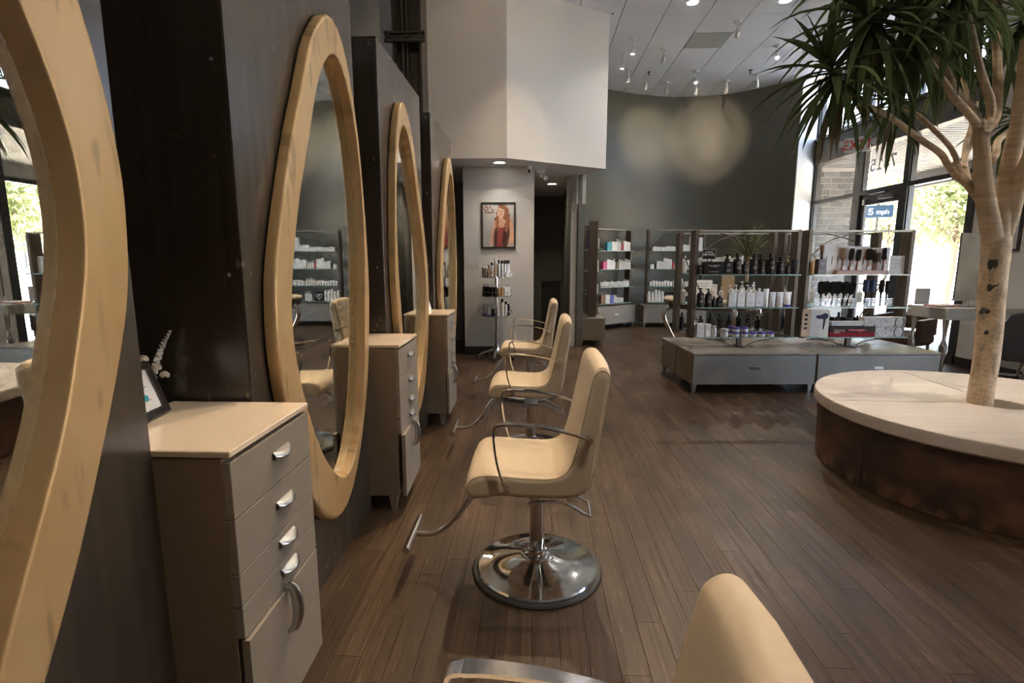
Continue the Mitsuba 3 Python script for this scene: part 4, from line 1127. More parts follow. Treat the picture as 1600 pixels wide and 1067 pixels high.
holder('clear acrylic holder under the six black paddle brushes', U2(205), U2(500))
holder('clear acrylic holder under the four round brushes', U2(575), U2(810))
mat('tan_card', pr((0.60, 0.47, 0.35), 0.6))
t = thing('dryer_box', 'white and tan hair dryer carton at the left end of the bottom brush shelf', 'box')
A = R2 @ M((U2(192), -0.055, RS[0]), rz=-14)
part(t, 'carton', bx(-0.115, 0.155, -0.08, 0.09, 0, 0.31, 0.002), 'paper', A=A)
part(t, 'tan_side', bx(-0.1165, -0.114, -0.08, 0.09, 0, 0.31), 'tan_card', A=A)
part(t, 'tan_front', bx(-0.1155, -0.035, -0.0815, -0.079, 0, 0.31), 'tan_card', A=A)
for z in (0.085, 0.135, 0.185, 0.235):
    part(t, 'printed_square', bx(-0.098, -0.068, -0.083, -0.0813, z, z + 0.026), ('brush_brown', 'ink')[z < 0.15], A=A)
dry = Polygon([(0.02, 0.215), (0.10, 0.205), (0.13, 0.215), (0.142, 0.24), (0.13, 0.27), (0.10, 0.275), (0.07, 0.25), (0.02, 0.245)]).union(Polygon([(0.095, 0.22), (0.12, 0.215), (0.105, 0.09), (0.09, 0.09)]))
part(t, 'printed_dryer', mv(prism(dry, 0, 0.0015), M((0, -0.0805, 0), rx=90)), 'brush_blue', A=A)
part(t, 'printed_line', bx(0.0, 0.07, -0.0818, -0.0805, 0.12, 0.124), 'ink_grey', A=A)
shelf_items(R2, RW, 120, 950, RS[0], [*[('jar', 330 + 50 * i, 376 + 50 * i, 128 + (i % 2) * 14, BLK, f'{ORD[i]} black jar behind the curling iron box', 0.03) for i in range(6)]], ZP)
mat('box_red', pr(proc(lambda p, n, uv: mix((0.20, 0.012, 0.02), (0.025, 0.02, 0.022), smoothstep(RS[0] + 0.045, RS[0] + 0.06, p.z))), 0.6, spec=0.15))
t = thing('curling_iron_box', 'long black and red curling iron box on the bottom brush shelf', 'box')
xa, xb = U2(318), U2(690)
part(t, 'carton', bx(xa, xb, -0.135, -0.04, RS[0], RS[0] + 0.122, 0.002), 'box_red', A=R2)
iron = Polygon([(0.20, 0.052), (0.36, 0.045), (0.41, 0.055), (0.38, 0.068), (0.20, 0.064)]).union(Polygon([(0.33, 0.05), (0.345, 0.03), (0.375, 0.05)]))
part(t, 'printed_iron', mv(prism(iron, 0, 0.002), M((xa, -0.1345, RS[0] + 0.02), rx=90)), 'product_red', A=R2)
for i, s in enumerate(('CURLING', 'IRON')):
    m = meshkit.text_mesh(s, 0.019, 0.001, bold=True)
    part(t, 'lettering', mv(m, M((xa + 0.045, -0.1352, RS[0] + 0.066 - 0.026 * i), rx=90)), ('product_amber', 'ink_grey')[i], A=R2)
solo('straightener_box', bx(xa + 0.02, xa + 0.42, -0.12, -0.04, RS[0] + 0.123, RS[0] + 0.175, 0.002), 'product_grey', 'grey box lying on top of the curling iron box', 'box', A=R2)


def scribble(p, n, uv):
    a = noise(p.x * 55.0, p.z * 55.0, 2.0) + 0.5 * noise(p.x * 110.0, p.z * 120.0, 7.0)
    line = smoothstep(0.06, 0.03, dr.abs(a - 0.72))
    return mix((0.55, 0.51, 0.49), (0.03, 0.03, 0.03), line)


mat('scribble_card', pr(proc(scribble), 0.5))
for i in range(2):
    t = thing('patterned_box', f'black and white patterned box, {("lower", "upper")[i]} of two on the brush rack', 'box')
    z = RS[0] + 0.112 * i
    part(t, 'carton', bx(U2(692 - 95 * i), U2(935), -0.13, -0.02, z, z + 0.110, 0.002), 'scribble_card', A=R2)
    for s in (0, 1):
        c = Point(U2(900 - 25 * s), z + 0.055).buffer(0.075, 16)
        c = c.difference(Point(U2(900 - 25 * s), z + 0.055).buffer(0.063, 16)).intersection(sbox(U2(840), z + 0.002, U2(932), z + 0.108))
        for g in getattr(c, 'geoms', [c]):
            if isinstance(g, Polygon) and not g.is_empty:
                part(t, 'printed_arc', mv(prism(g, 0, 0.0012), M((0, -0.1302, 0), rx=90)), 'ink', A=R2)
# stock on the two back racks, seen between the front goods
for A, lab, cols in ((R3, 'behind the bottle rack', ('white', 'cream', 'black')), (R4, 'behind the brush rack', ('amber', 'white', 'black'))):
    for z, c, kd in zip(RS[::-1], cols, ('bottle', 'pump', 'bottle')):
        for i in range(9):
            x = -0.48 + 0.12 * i
            hh = 0.17 + 0.02 * ((i * 7) % 3)
            product(kd, A @ M((x, -0.06, z)), 0.06, hh, 0.05, (c, 'cream' if c == 'amber' else c), f'{ORD[i]} {c} bottle in the row on the {("top", "middle", "bottom")[RS[::-1].index(z)]} shelf {lab}', prints=False)

# ------------------------------------------------------------ shelving along the curved wall
SZ = (0.535, 0.875, 1.245, 1.625)
WU = 1.16
UNITS = [(M((1.185, 8.75, 0), rz=90), 1.36, 0.44, 'standing end-on to the camera'), (M((1.27, 10.74, 0), rz=37), 1.16, 0.37, 'set at an angle against the curved wall'), (M((2.34, 11.29, 0)), 1.33, 0.42, 'facing the room beside the round table')]
racks = []
for A, W, D, lab in UNITS:
    low_cabinet(f'low grey wall cabinet {lab}', A, W, D, 0.474, mats=('grey_laminate', 'laminate_top', 'dark_taupe'), name='wall_cabinet')
    R = A @ M((W / 2, D / 2, 0))
    rack('wall_rack', f'tall bronze shelf rack {lab}', R, W - 0.16, 0.50, 2.07, SZ, 0.474, depth=(-0.16, 0.10))
    racks.append((R, W - 0.16))
RA, WA = racks[0]
for z, h, c, n_ in zip(SZ, (0.22, 0.20, 0.24, 0.22), ('olive', 'white', 'white', 'white'), (6, 8, 8, 7)):
    for i in range(n_):
        product('bottle' if i % 3 else 'box', RA @ M((-WA / 2 + 0.09 + i * 0.115, -0.08, z)), 0.07, h * (0.8 + 0.2 * ((i * 5) % 3) / 2), 0.06, (c, 'white'), f'{ORD[i]} {c} product on the {("bottom", "second", "third", "top")[SZ.index(z)]} shelf of the end-on rack', prints=False)
product('box', RA @ M((-WA / 2 + 0.10, 0.06, SZ[3])), 0.09, 0.30, 0.05, ('purple', 'white'), 'purple box at the near end of the end-on rack', prints=False)
RB, WB = racks[1]
LB = lambda zx: (zx - 385) * 0.00275 / 0.80 + 0.08
def wall_row(R, f, z, rows, sc, y=-0.09):
    for kind, a, b, n_, h, cols, lab in rows:
        for i in range(n_):
            x0, x1 = a + (b - a) * i / n_, a + (b - a) * (i + 1) / n_
            w = (f(x1) - f(x0)) * 0.93
            product(kind, R @ M(((f(x0) + f(x1)) / 2, y, z)), w, h * sc * (1 + 0.10 * (((i * 3 + n_) % 4) - 1.5) / 1.5), min(w, 0.07), cols, f'{ORD[i]} {lab}' if n_ > 1 else lab, prints=False, group=lab if n_ > 1 else None)


S1, S2 = 'angled wall rack', 'front-facing wall rack'
wall_row(RB, LB, SZ[3], [('box', 285, 325, 1, 66, ('teal',), f'teal box on the top shelf of the {S1}'), ('box', 326, 366, 2, 66, WHT, f'white box on the top shelf of the {S1}'), ('bottle', 367, 410, 3, 80, WHT, f'white bottle on the top shelf of the {S1}'),
                         ('box', 412, 426, 1, 58, ('red',), f'red box on the top shelf of the {S1}'), ('box', 428, 485, 3, 68, WHT, f'white box at the right end of the top shelf of the {S1}')], 0.00275)
wall_row(RB, LB, SZ[2], [('box', 255, 288, 1, 60, ('pink',), f'pink box on the upper middle shelf of the {S1}'), ('box', 290, 345, 3, 68, WHT, f'white box on the upper middle shelf of the {S1}'), ('bottle', 346, 366, 1, 80, WHT, f'tall white bottle on the upper middle shelf of the {S1}'),
                         ('box', 368, 392, 1, 56, ('olive',), f'olive box on the upper middle shelf of the {S1}'), ('bottle', 395, 498, 6, 72, WHT, f'white bottle at the right of the upper middle shelf of the {S1}')], 0.00275)
wall_row(RB, LB, SZ[1], [('tube', 245, 430, 13, 40, ('white', 'cream'), f'small white tube in the long row of the {S1}'), ('bottle', 431, 492, 4, 52, WHT, f'small white bottle at the end of the long row of the {S1}')], 0.00275)
wall_row(RB, LB, SZ[0], [('box', 246, 283, 1, 66, ('brown',), f'brown box on the bottom shelf of the {S1}'), ('box', 284, 324, 2, 66, WHT, f'white box on the bottom shelf of the {S1}'), ('box', 326, 354, 1, 62, ('blue',), f'blue box on the bottom shelf of the {S1}'),
                         ('bottle', 356, 390, 2, 62, WHT, f'white bottle on the bottom shelf of the {S1}'), ('jar', 392, 446, 3, 38, WHT, f'white jar on the bottom shelf of the {S1}')], 0.00275)
RC, WC = racks[2]
LC = lambda zx: -WC / 2 + (zx - 600) * 0.00278
wall_row(RC, LC, SZ[3], [('box', 628, 830, 6, 32, WHT, f'low white box on the top shelf of the {S2}'), ('box', 832, 905, 3, 46, WHT, f'white box in the stack on the top shelf of the {S2}'), ('box', 907, 1004, 2, 104, WHT, f'tall white box on the top shelf of the {S2}')], 0.00278)
wall_row(RC, LC, SZ[2], [('jar', 616, 648, 1, 38, WHT, f'round white jar on the upper middle shelf of the {S2}'), ('bottle', 649, 662, 1, 54, BLK, f'small black bottle on the upper middle shelf of the {S2}'), ('box', 666, 716, 2, 60, WHT, f'white box on the upper middle shelf of the {S2}'),
                         ('box', 717, 780, 3, 76, WHT, f'taller white box on the upper middle shelf of the {S2}'), ('box', 783, 795, 1, 56, ('red',), f'thin red box on the upper middle shelf of the {S2}'), ('bottle', 797, 855, 3, 60, WHT, f'white bottle on the upper middle shelf of the {S2}'), ('box', 857, 1000, 5, 74, WHT, f'white box at the right of the upper middle shelf of the {S2}')], 0.00278)
wall_row(RC, LC, SZ[1], [('tube', 618, 792, 8, 40, WHT, f'small white tube on the lower middle shelf of the {S2}'), ('bottle', 795, 875, 4, 62, WHT, f'white bottle on the lower middle shelf of the {S2}'), ('jar', 880, 1000, 4, 42, WHT, f'white jar on the lower middle shelf of the {S2}')], 0.00278)
wall_row(RC, LC, SZ[0], [('spray', 603, 733, 5, 88, WHT, f'tall white bottle on the bottom shelf of the {S2}'), ('bottle', 828, 890, 4, 72, WHT, f'white bottle right of the heart sign on the {S2}')], 0.00278)
t = thing('heart_sign', 'black sign with a white heart outline on the bottom shelf of the front-facing wall rack', 'sign')
hp = np.array([(16 * math.sin(a) ** 3, 13 * math.cos(a) - 5 * math.cos(2 * a) - 2 * math.cos(3 * a) - math.cos(4 * a)) for a in np.linspace(0, 2 * math.pi, 40, endpoint=False)]) * 0.0048
hx, hz = LC(772), SZ[0] + 0.105
part(t, 'board', bx(hx - 0.10, hx + 0.10, -0.10, -0.09, SZ[0], SZ[0] + 0.21), 'product_black', A=RC)
hpoly = Polygon(hp + [hx, hz])
part(t, 'heart', mv(prism(hpoly.difference(hpoly.buffer(-0.011)), 0, 0.002), M((0, -0.1005, 0), rx=90)), 'paper', A=RC)
for i in range(2):
    part(t, 'script_line', bx(hx - 0.035, hx + 0.035, -0.102, -0.1, hz - 0.012 + 0.02 * i, hz - 0.004 + 0.02 * i), 'paper', A=RC)
# ------------------------------------------------------------ framed poster and product tower at the white center wall
t = thing('framed_poster', 'black-framed poster of a long-haired woman in a wine-red dress', 'poster')
px0, px1, pz0, pz1, pyy = -0.79, -0.285, 1.61, 2.275, 7.90
part(t, 'frame', cat(bx(px0, px1, pyy - 0.025, pyy, pz0, pz0 + 0.022), bx(px0, px1, pyy - 0.025, pyy, pz1 - 0.022, pz1), bx(px0, px0 + 0.022, pyy - 0.025, pyy, pz0 + 0.02, pz1 - 0.02), bx(px1 - 0.022, px1, pyy - 0.025, pyy, pz0 + 0.02, pz1 - 0.02)), 'frame_black')


def portrait(p, n, uv):
    """A printed portrait, drawn in the poster's own metres: u to the right and v up from its lower left corner (0..1)."""
    u, v = (p.x - (px0 + 0.02)) / (px1 - px0 - 0.04), (p.z - (pz0 + 0.02)) / (pz1 - pz0 - 0.04)
    w = fbm(u * 14.0, v * 9.0, 2.0, 3) - 0.5

    def ell(cx, cy, rx, ry, rot=0.0):
        a, b = u - cx, v - cy
        ca, sa = math.cos(rot), math.sin(rot)
        return smoothstep(1.10, 0.92, dr.sqrt(dr.square((a * ca + b * sa) / rx) + dr.square((-a * sa + b * ca) / ry)))
    c = mix((0.40, 0.37, 0.35), (0.62, 0.60, 0.57), v)
    skin, hair, red, dark = (0.70, 0.42, 0.29), (0.34, 0.13, 0.06), (0.24, 0.045, 0.04), (0.045, 0.022, 0.018)
    wav = 0.02 * dr.sin(v * 45.0)
    c = mix(c, hair, ell(0.64 + wav, 0.70, 0.21, 0.28))
    c = mix(c, hair, ell(0.47 + wav, 0.47, 0.10, 0.22, 0.25))
    c = mix(c, hair, ell(0.80 + wav, 0.45, 0.09, 0.24, -0.1))
    c = mix(c, skin, ell(0.33, 0.30, 0.075, 0.32, -0.25))
    c = mix(c, skin, ell(0.92, 0.36, 0.075, 0.28, 0.08))
    c = mix(c, skin, ell(0.82, 0.13, 0.07, 0.20, -0.75))
    c = mix(c, skin, ell(0.58, 0.55, 0.20, 0.10))
    c = mix(c, skin, ell(0.58, 0.62, 0.075, 0.10))
    c = mix(c, red, ell(0.56, 0.20, 0.215, 0.33))
    c = mix(c, dark, ell(0.74, 0.24, 0.10, 0.30, -0.15) * 0.85)
    c = mix(c, dark, ell(0.40, 0.18, 0.05, 0.28, -0.1) * 0.8)
    c = mix(c, (0.36, 0.08, 0.07), ell(0.55, 0.28, 0.06, 0.20, -0.2) * 0.7)
    c = mix(c, skin, ell(0.57, 0.50, 0.13, 0.055))
    c = mix(c, hair, ell(0.47 + wav, 0.52, 0.045, 0.14, 0.1))
    c = mix(c, hair, ell(0.76 + wav, 0.50, 0.055, 0.16))
    c = mix(c, (0.76, 0.50, 0.37), ell(0.575, 0.80, 0.115, 0.125, -0.15))
    c = mix(c, (0.30, 0.10, 0.08), ell(0.565, 0.755, 0.035, 0.012))
    c = mix(c, (0.16, 0.08, 0.05), ell(0.525, 0.835, 0.026, 0.010) + ell(0.62, 0.825, 0.026, 0.010))
    c = mix(c, (0.62, 0.36, 0.25), ell(0.563, 0.79, 0.014, 0.03))
    c = mix(c, hair, ell(0.63, 0.93, 0.13, 0.05, -0.3))
    return c * (0.96 + 0.12 * w)


mat('portrait_print', pr(proc(portrait), 0.45))
part(t, 'print', bx(px0 + 0.02, px1 - 0.02, pyy - 0.012, pyy - 0.004, pz0 + 0.02, pz1 - 0.02), 'portrait_print')
lg = lambda u, v: (px0 + 0.02 + u * (px1 - px0 - 0.04), pz0 + 0.02 + v * (pz1 - pz0 - 0.04))
ring_ = Point(lg(0.105, 0.89)).buffer(0.034).difference(Point(lg(0.105, 0.89)).buffer(0.022))
part(t, 'logo_ring', mv(prism(ring_, 0, 0.001), M((0, pyy - 0.012, 0), rx=90)), 'wine')
slash = cat(*[mv(prism(Polygon([lg(*q) for q in quad]), 0, 0.001), M((0, pyy - 0.012, 0), rx=90)) for quad in ([(0.19, 0.94), (0.22, 0.95), (0.29, 0.89), (0.27, 0.88)], [(0.28, 0.87), (0.31, 0.88), (0.36, 0.84), (0.33, 0.83)])])
part(t, 'logo_blades', slash, 'wine')
part(t, 'logo_line', bx(lg(0.05, 0)[0], lg(0.35, 0)[0], pyy - 0.0132, pyy - 0.012, lg(0, 0.79)[1], lg(0, 0.81)[1]), 'wine')
part(t, 'logo_line', bx(lg(0.06, 0)[0], lg(0.25, 0)[0], pyy - 0.0132, pyy - 0.012, lg(0, 0.755)[1], lg(0, 0.765)[1]), 'ink_grey')

TXX, TYY = -0.55, 7.55
t = thing('product_tower', 'chrome three-tier product tower on casters in front of the white wall', 'display stand')
A = M((TXX, TYY, 0))
part(t, 'pole', lathe([(0.022, 0.10), (0.022, 1.42), (0.0, 1.425)], 16), 'chrome', 40, A=A)
part(t, 'hub', lathe([(0.05, 0.08), (0.06, 0.11), (0.035, 0.20), (0.024, 0.24)], 18), 'chrome', 40, A=A)
for i in range(5):
    a = math.radians(195 + 72 * i)
    l = part(t, 'leg', tube(spline([(0.03 * math.cos(a), 0.03 * math.sin(a), 0.14), (0.16 * math.cos(a), 0.16 * math.sin(a), 0.115), (0.25 * math.cos(a), 0.25 * math.sin(a), 0.075), (0.26 * math.cos(a), 0.26 * math.sin(a), 0.055)], 5), lambda q: 0.018 - 0.006 * q, 8), 'chrome', True, A=A)
    part(l, 'caster', mv(lathe([(0.002, -0.012), (0.025, -0.011), (0.026, 0.011), (0.002, 0.012)], 14), M((0.26 * math.cos(a), 0.26 * math.sin(a), 0.027), rz=math.degrees(a), rx=90)), 'rubber', 40, A=A)
TZ = (0.655, 0.935, 1.205)
for z in TZ:
    part(t, 'tray', lathe([(0.02, z - 0.012), (0.225, z - 0.012), (0.232, z - 0.006), (0.225, z), (0.02, z)], 36), 'chrome', 30, A=A)
    a = np.linspace(0, 2 * np.pi, 36, endpoint=False)
    part(t, 'rail', tube(np.stack([0.228 * np.cos(a), 0.228 * np.sin(a), 0 * a + z + 0.055], 1), 0.0035, 6, closed=True), 'chrome', True, A=A)
    for i in range(6):
        b = math.radians(60 * i + 15)
        part(t, 'rail_post', rod((0.228 * math.cos(b), 0.228 * math.sin(b), z), (0.228 * math.cos(b), 0.228 * math.sin(b), z + 0.055), 0.003, 6), 'chrome', A=A)
TIERS = [[('tube', 0.14, 0.055, ('white', 'purple'), 3, 'white tube with a purple cap'), ('jar', 0.10, 0.05, ('black',), 1, 'black jar'), ('bottle', 0.13, 0.05, ('white', 'white'), 1, 'short white bottle'), ('spray', 0.24, 0.045, ('cream', 'black'), 1, 'tall cream spray bottle with a black trigger'),
          ('spray', 0.20, 0.04, ('white', 'black'), 1, 'white bottle with a black cap'), ('spray', 0.16, 0.045, ('black', 'black'), 1, 'black spray can')],
         [('bottle', 0.17, 0.045, ('white', 'white'), 1, 'white bottle'), ('pump', 0.17, 0.048, ('black', 'silver'), 5, 'black bottle with a pale pump'), ('pump', 0.16, 0.042, ('amber', 'white'), 2, 'amber bottle with a white pump'), ('pump', 0.17, 0.045, ('white', 'silver'), 3, 'white pump bottle')],
         [('pump', 0.18, 0.05, ('white', 'white'), 3, 'white pump bottle'), ('bottle', 0.16, 0.04, ('tan', 'black'), 1, 'tan bottle with a black cap'), ('spray', 0.20, 0.04, ('white', 'black'), 1, 'slim white can with a black cap'), ('spray', 0.25, 0.04, ('tan', 'silver'), 1, 'tall copper-coloured can'), ('spray', 0.23, 0.045, ('silver', 'black'), 5, 'silver can with a black cap')]]
for z, tier, nm in zip(TZ, TIERS, ('bottom', 'middle', 'top')):
    total = sum(q[4] for q in tier)
    i = 0
    for kd, h, w, cols, n_, lab in tier:
        for q in range(n_):
            a = math.radians(188 + 164 * (i + 0.5) / total)
            product(kd, M((TXX + 0.185 * math.cos(a), TYY + 0.185 * math.sin(a), z), rz=math.degrees(a) + 90), w, h, w, cols, f'{ORD[q] + " " if n_ > 1 else ""}{lab} on the {nm} tray of the product tower', prints=False)
            i += 1
    for i in range(7):
        a = math.radians(8 + 164 * (i + 0.5) / 7)
        product('bottle', M((TXX + 0.175 * math.cos(a), TYY + 0.175 * math.sin(a), z)), 0.045, 0.15, 0.045, ('white', 'white'), f'{ORD[i]} white bottle at the back of the {nm} tray of the product tower', prints=False)

# ------------------------------------------------------------ round table behind the display, with its clutter and plant
RTX, RTY, RTZ = 2.93, 8.75, 0.82
t = thing('round_table', 'round wooden table on curved chrome legs behind the display racks', 'table')
part(t, 'tabletop', lathe([(0.002, RTZ - 0.04), (0.76, RTZ - 0.04), (0.775, RTZ - 0.02), (0.765, RTZ), (0.002, RTZ)], 56, (RTX, RTY, 0)), 'table_wood', 30)
part(t, 'apron', lathe([(0.66, RTZ - 0.15), (0.74, RTZ - 0.145), (0.75, RTZ - 0.041), (0.70, RTZ - 0.041)], 56, (RTX, RTY, 0)), 'table_apron', 30)
for a in (186, 276, 96, 6):
    c, s = math.cos(math.radians(a)), math.sin(math.radians(a))
    P = spline([(RTX + r * c, RTY + r * s, z) for r, z in ((0.69, 0.70), (0.79, 0.63), (0.80, 0.50), (0.70, 0.30), (0.62, 0.15), (0.66, 0.07), (0.76, 0.035))], 6)
    l = part(t, 'leg', tube(P, lambda q: 0.055 - 0.036 * min(1, q * 1.5) + 0.02 * max(0, q - 0.75) * 4, 12), 'chrome', True)
    part(l, 'foot', mv(trimesh.creation.icosphere(subdivisions=2, radius=0.05), M((RTX + 0.78 * c, RTY + 0.78 * s, 0.032), s=(1.3, 1.3, 0.62))), 'chrome', True)
A = M((2.62, 8.2, RTZ), rz=8)
t = thing('paper_stand', 'tilted printed white sheet on a stand on the round table', 'notice')
part(t, 'sheet', bx(-0.15, 0.15, -0.002, 0, 0, 0.30), 'paper', A=A @ M((0, 0, 0.02), rx=-14))
for i in range(5):
    part(t, 'printed_line', bx(-0.11, 0.08, -0.0032, -0.002, 0.08 + 0.04 * i, 0.09 + 0.04 * i), 'ink_grey', A=A @ M((0, 0, 0.02), rx=-14))
part(t, 'foot', bx(-0.15, 0.15, -0.02, 0.09, 0, 0.018), 'acrylic', A=A)
t = thing('paper_bag', 'tall brown paper bag standing on the round table', 'bag')
mat('kraft', pr((0.36, 0.26, 0.16), 0.8))
part(t, 'bag', sweep([(3.02, 8.35, RTZ + 0.001), (3.02, 8.35, RTZ + 0.2), (3.02, 8.36, RTZ + 0.40)], lambda q: np.array([(-0.09, -0.05 + 0.03 * q), (0.09, -0.05 + 0.03 * q), (0.09, 0.05 - 0.03 * q), (-0.09, 0.05 - 0.03 * q)]), up=(0, 1, 0)), 'kraft')
part(t, 'handle', tube(spline([(2.98, 8.35, RTZ + 0.39), (2.99, 8.35, RTZ + 0.45), (3.05, 8.35, RTZ + 0.45), (3.06, 8.35, RTZ + 0.39)], 5), 0.004, 6), 'kraft', True)
t = thing('register_screen', 'black register screen with white side leaning on the round table', 'screen')
part(t, 'panel', bx(-0.16, 0.16, -0.012, 0.012, 0, 0.24, 0.004), 'black_plastic', A=M((2.34, 8.45, RTZ + 0.10), rz=60, rx=-18))
part(t, 'white_back', bx(-0.15, 0.15, 0.0125, 0.02, 0.02, 0.22, 0.004), 'white_metal', A=M((2.34, 8.45, RTZ + 0.10), rz=60, rx=-18))
part(t, 'stand', lathe([(0.10, 0), (0.10, 0.01), (0.02, 0.02), (0.02, 0.16)], 18, (2.34, 8.45, RTZ + 0.0005)), 'black_plastic', 40)
t = thing('card_reader', 'black card reader on a stand on the round table, left of the screen', 'card reader')
part(t, 'base', bx(-0.05, 0.05, -0.07, 0.07, 0, 0.03, 0.006), 'black_plastic', A=M((2.36, 8.25, RTZ + 0.0005)))
part(t, 'terminal', bx(-0.045, 0.045, -0.02, 0.02, 0, 0.19, 0.008), 'black_plastic', A=M((2.36, 8.25, RTZ + 0.03), rx=-20, rz=-30))
part(t, 'keypad', bx(-0.03, 0.03, -0.022, -0.02, 0.03, 0.09), 'product_grey', A=M((2.36, 8.25, RTZ + 0.03), rx=-20, rz=-30))
t = thing('succulent', 'small yellow-green succulent in a pot on the round table', 'plant')
part(t, 'pot', lathe([(0.03, 0), (0.045, 0.07), (0.038, 0.07), (0.02, 0.06)], 16, (2.52, 8.12, RTZ + 0.0005)), 'product_white', 40)
part(t, 'foliage', cat(*[mv(mv(trimesh.creation.icosphere(subdivisions=1, radius=0.03), M(s=(0.35, 0.35, 1))), M((2.52, 8.12, RTZ + 0.09), rx=35 * math.sin(2.4 * i), ry=35 * math.cos(2.4 * i))) for i in range(10)]), 'leaf_2', True)
for i, (x, y) in enumerate(((2.75, 8.35), (2.83, 8.42), (3.2, 8.3))):
    product('box', M((x, y, RTZ)), 0.09, (0.16, 0.24, 0.20)[i], 0.06, (('red', 'white', 'black')[i],), f'{("red", "white", "black")[i]} box among the clutter on the round table', prints=False)


def leaf(base, d, length, width, droop, seg=6):
    """A strap leaf: a ribbon with a keel, bending down along its length."""
    d = np.asarray(d, float) / np.linalg.norm(d)
    P, p, v = [], np.array(base, float), d.copy()
    for i in range(seg + 1):
        P.append(p.copy())
        p = p + v * length / seg
        v = v + np.array([0, 0, -droop / seg * (0.4 + 1.2 * i / seg)])
        v /= np.linalg.norm(v)
    P = np.array(P)
    t = np.gradient(P, axis=0)
    t /= np.linalg.norm(t, axis=1, keepdims=True)
    side = np.cross(t, [0, 0, 1.0])
    bad = np.linalg.norm(side, axis=1) < 0.15
    side[bad] = np.cross(t[bad], [d[1] + 0.3, -d[0] + 0.2, 0.1])
    side /= np.linalg.norm(side, axis=1, keepdims=True)
    up = np.cross(side, t)
    V, Fc = [], []
    for i in range(seg + 1):
        q = i / seg
        w = width * (0.55 + 1.6 * q * (1 - q)) * (1 - q ** 4) * 0.5 + 0.0006
        V += [P[i] - side[i] * w + up[i] * w * 0.35, P[i], P[i] + side[i] * w + up[i] * w * 0.35]
    for i in range(seg):
        for j in (0, 1):
            a, b = i * 3 + j, (i + 1) * 3 + j
            Fc += [(a, a + 1, b + 1), (a, b + 1, b)]
    return mm(V, Fc)


t = thing('potted_yucca', 'spiky potted plant on the round table behind the black bottles', 'plant')
pc = np.array([3.50, 8.85, RTZ])
part(t, 'pot', lathe([(0.09, 0.0005), (0.13, 0.26), (0.12, 0.26), (0.10, 0.22), (0.002, 0.22)], 24, pc), 'black_plastic', 40)
part(t, 'stem', tube([pc + [0, 0, 0.2], pc + [0.01, 0, 0.72]], 0.028, 10), 'bark', True)
r_ = random.Random(11)
for i in range(110):
    a, e = i * 2.39996, math.radians(80 - 100 * (i / 110) ** 0.9)
    d = (math.cos(a) * math.cos(e), math.sin(a) * math.cos(e), math.sin(e))
    part(t, 'leaf', leaf(pc + [0.01, 0, 0.72 - 0.10 * i / 110], d, r_.uniform(0.48, 0.66), 0.026, r_.uniform(0.2, 0.7), 5), f'leaf_{r_.choice([1, 2, 2, 3])}', True)

# ------------------------------------------------------------ round planter bench with the tree
PX, PY, PR, PZ = 3.11, 3.52, 1.075, 0.50
t = thing('planter_bench', 'round planter bench with pale wooden top and rusted steel drum', 'bench')
part(t, 'drum', lathe([(1.0, 0.004), (1.035, 0.004), (1.045, 0.41), (1.0, 0.41)], 96, (PX, PY, 0)), 'rusted_steel', 30, label='rusted steel drum')
part(t, 'drum_seam', mv(bx(-0.012, 0.012, -0.002, 0.004, 0.01, 0.405), M((PX + 1.042 * math.cos(math.radians(193)), PY + 1.042 * math.sin(math.radians(193)), 0), rz=193 + 90)), 'rusted_steel')


def wedge(a0, a1, ri=0.145, ro=PR, n=40):
    prof = [(ri, 0.412), (ro - 0.012, 0.412), (ro, 0.424), (ro, PZ - 0.016), (ro - 0.005, PZ - 0.005), (ro - 0.016, PZ), (ri + 0.006, PZ), (ri, PZ - 0.006)]
    A_ = np.linspace(math.radians(a0), math.radians(a1), n)
    k = len(prof)
    V = [(PX + r * math.cos(a), PY + r * math.sin(a), z) for a in A_ for r, z in prof]
    Fc = []
    for i in range(n - 1):
        for j in range(k):
            j2 = (j + 1) % k
            Fc += [(i * k + j, (i + 1) * k + j, (i + 1) * k + j2), (i * k + j, (i + 1) * k + j2, i * k + j2)]
    for j in range(1, k - 1):
        Fc += [(0, j, j + 1), ((n - 1) * k, (n - 1) * k + j + 1, (n - 1) * k + j)]
    o = mm(V, Fc)
    trimesh.repair.fix_normals(o)
    return o


for a in (-2.0, 88.0, 178.0, 268.0):
    part(t, 'seat_segment', wedge(a + 0.3, a + 89.7), 'maple', 30)
part(t, 'soil', lathe([(0.002, 0.40), (0.30, 0.395), (0.30, 0.38), (0.002, 0.38)], 32, (PX, PY, 0)), 'soil')

R_ = np.array
FW = R_(FWD)
t = thing('dragon_tree', 'tall dragon tree with a pale ringed trunk growing through the round bench', 'tree')
tr = []


def limb(pts, r0, r1, name='branch', bump=0.05):
    P = spline(pts, 6)
    P = P + (meshkit.noise(P * 9.0, 3)[:, None] - 0.5) * 0.012 * np.array([[1, 1, 0]])
    m = tube(P, (lambda q: (r0 + (r1 - r0) * q) * (1 if q < 0.93 else math.sqrt(max(0.02, 1 - ((q - 0.93) / 0.07) ** 2)))) if name == 'trunk' else (lambda q: r0 + (r1 - r0) * q), 16)
    part(t, name, m, 'bark', True)
    return P


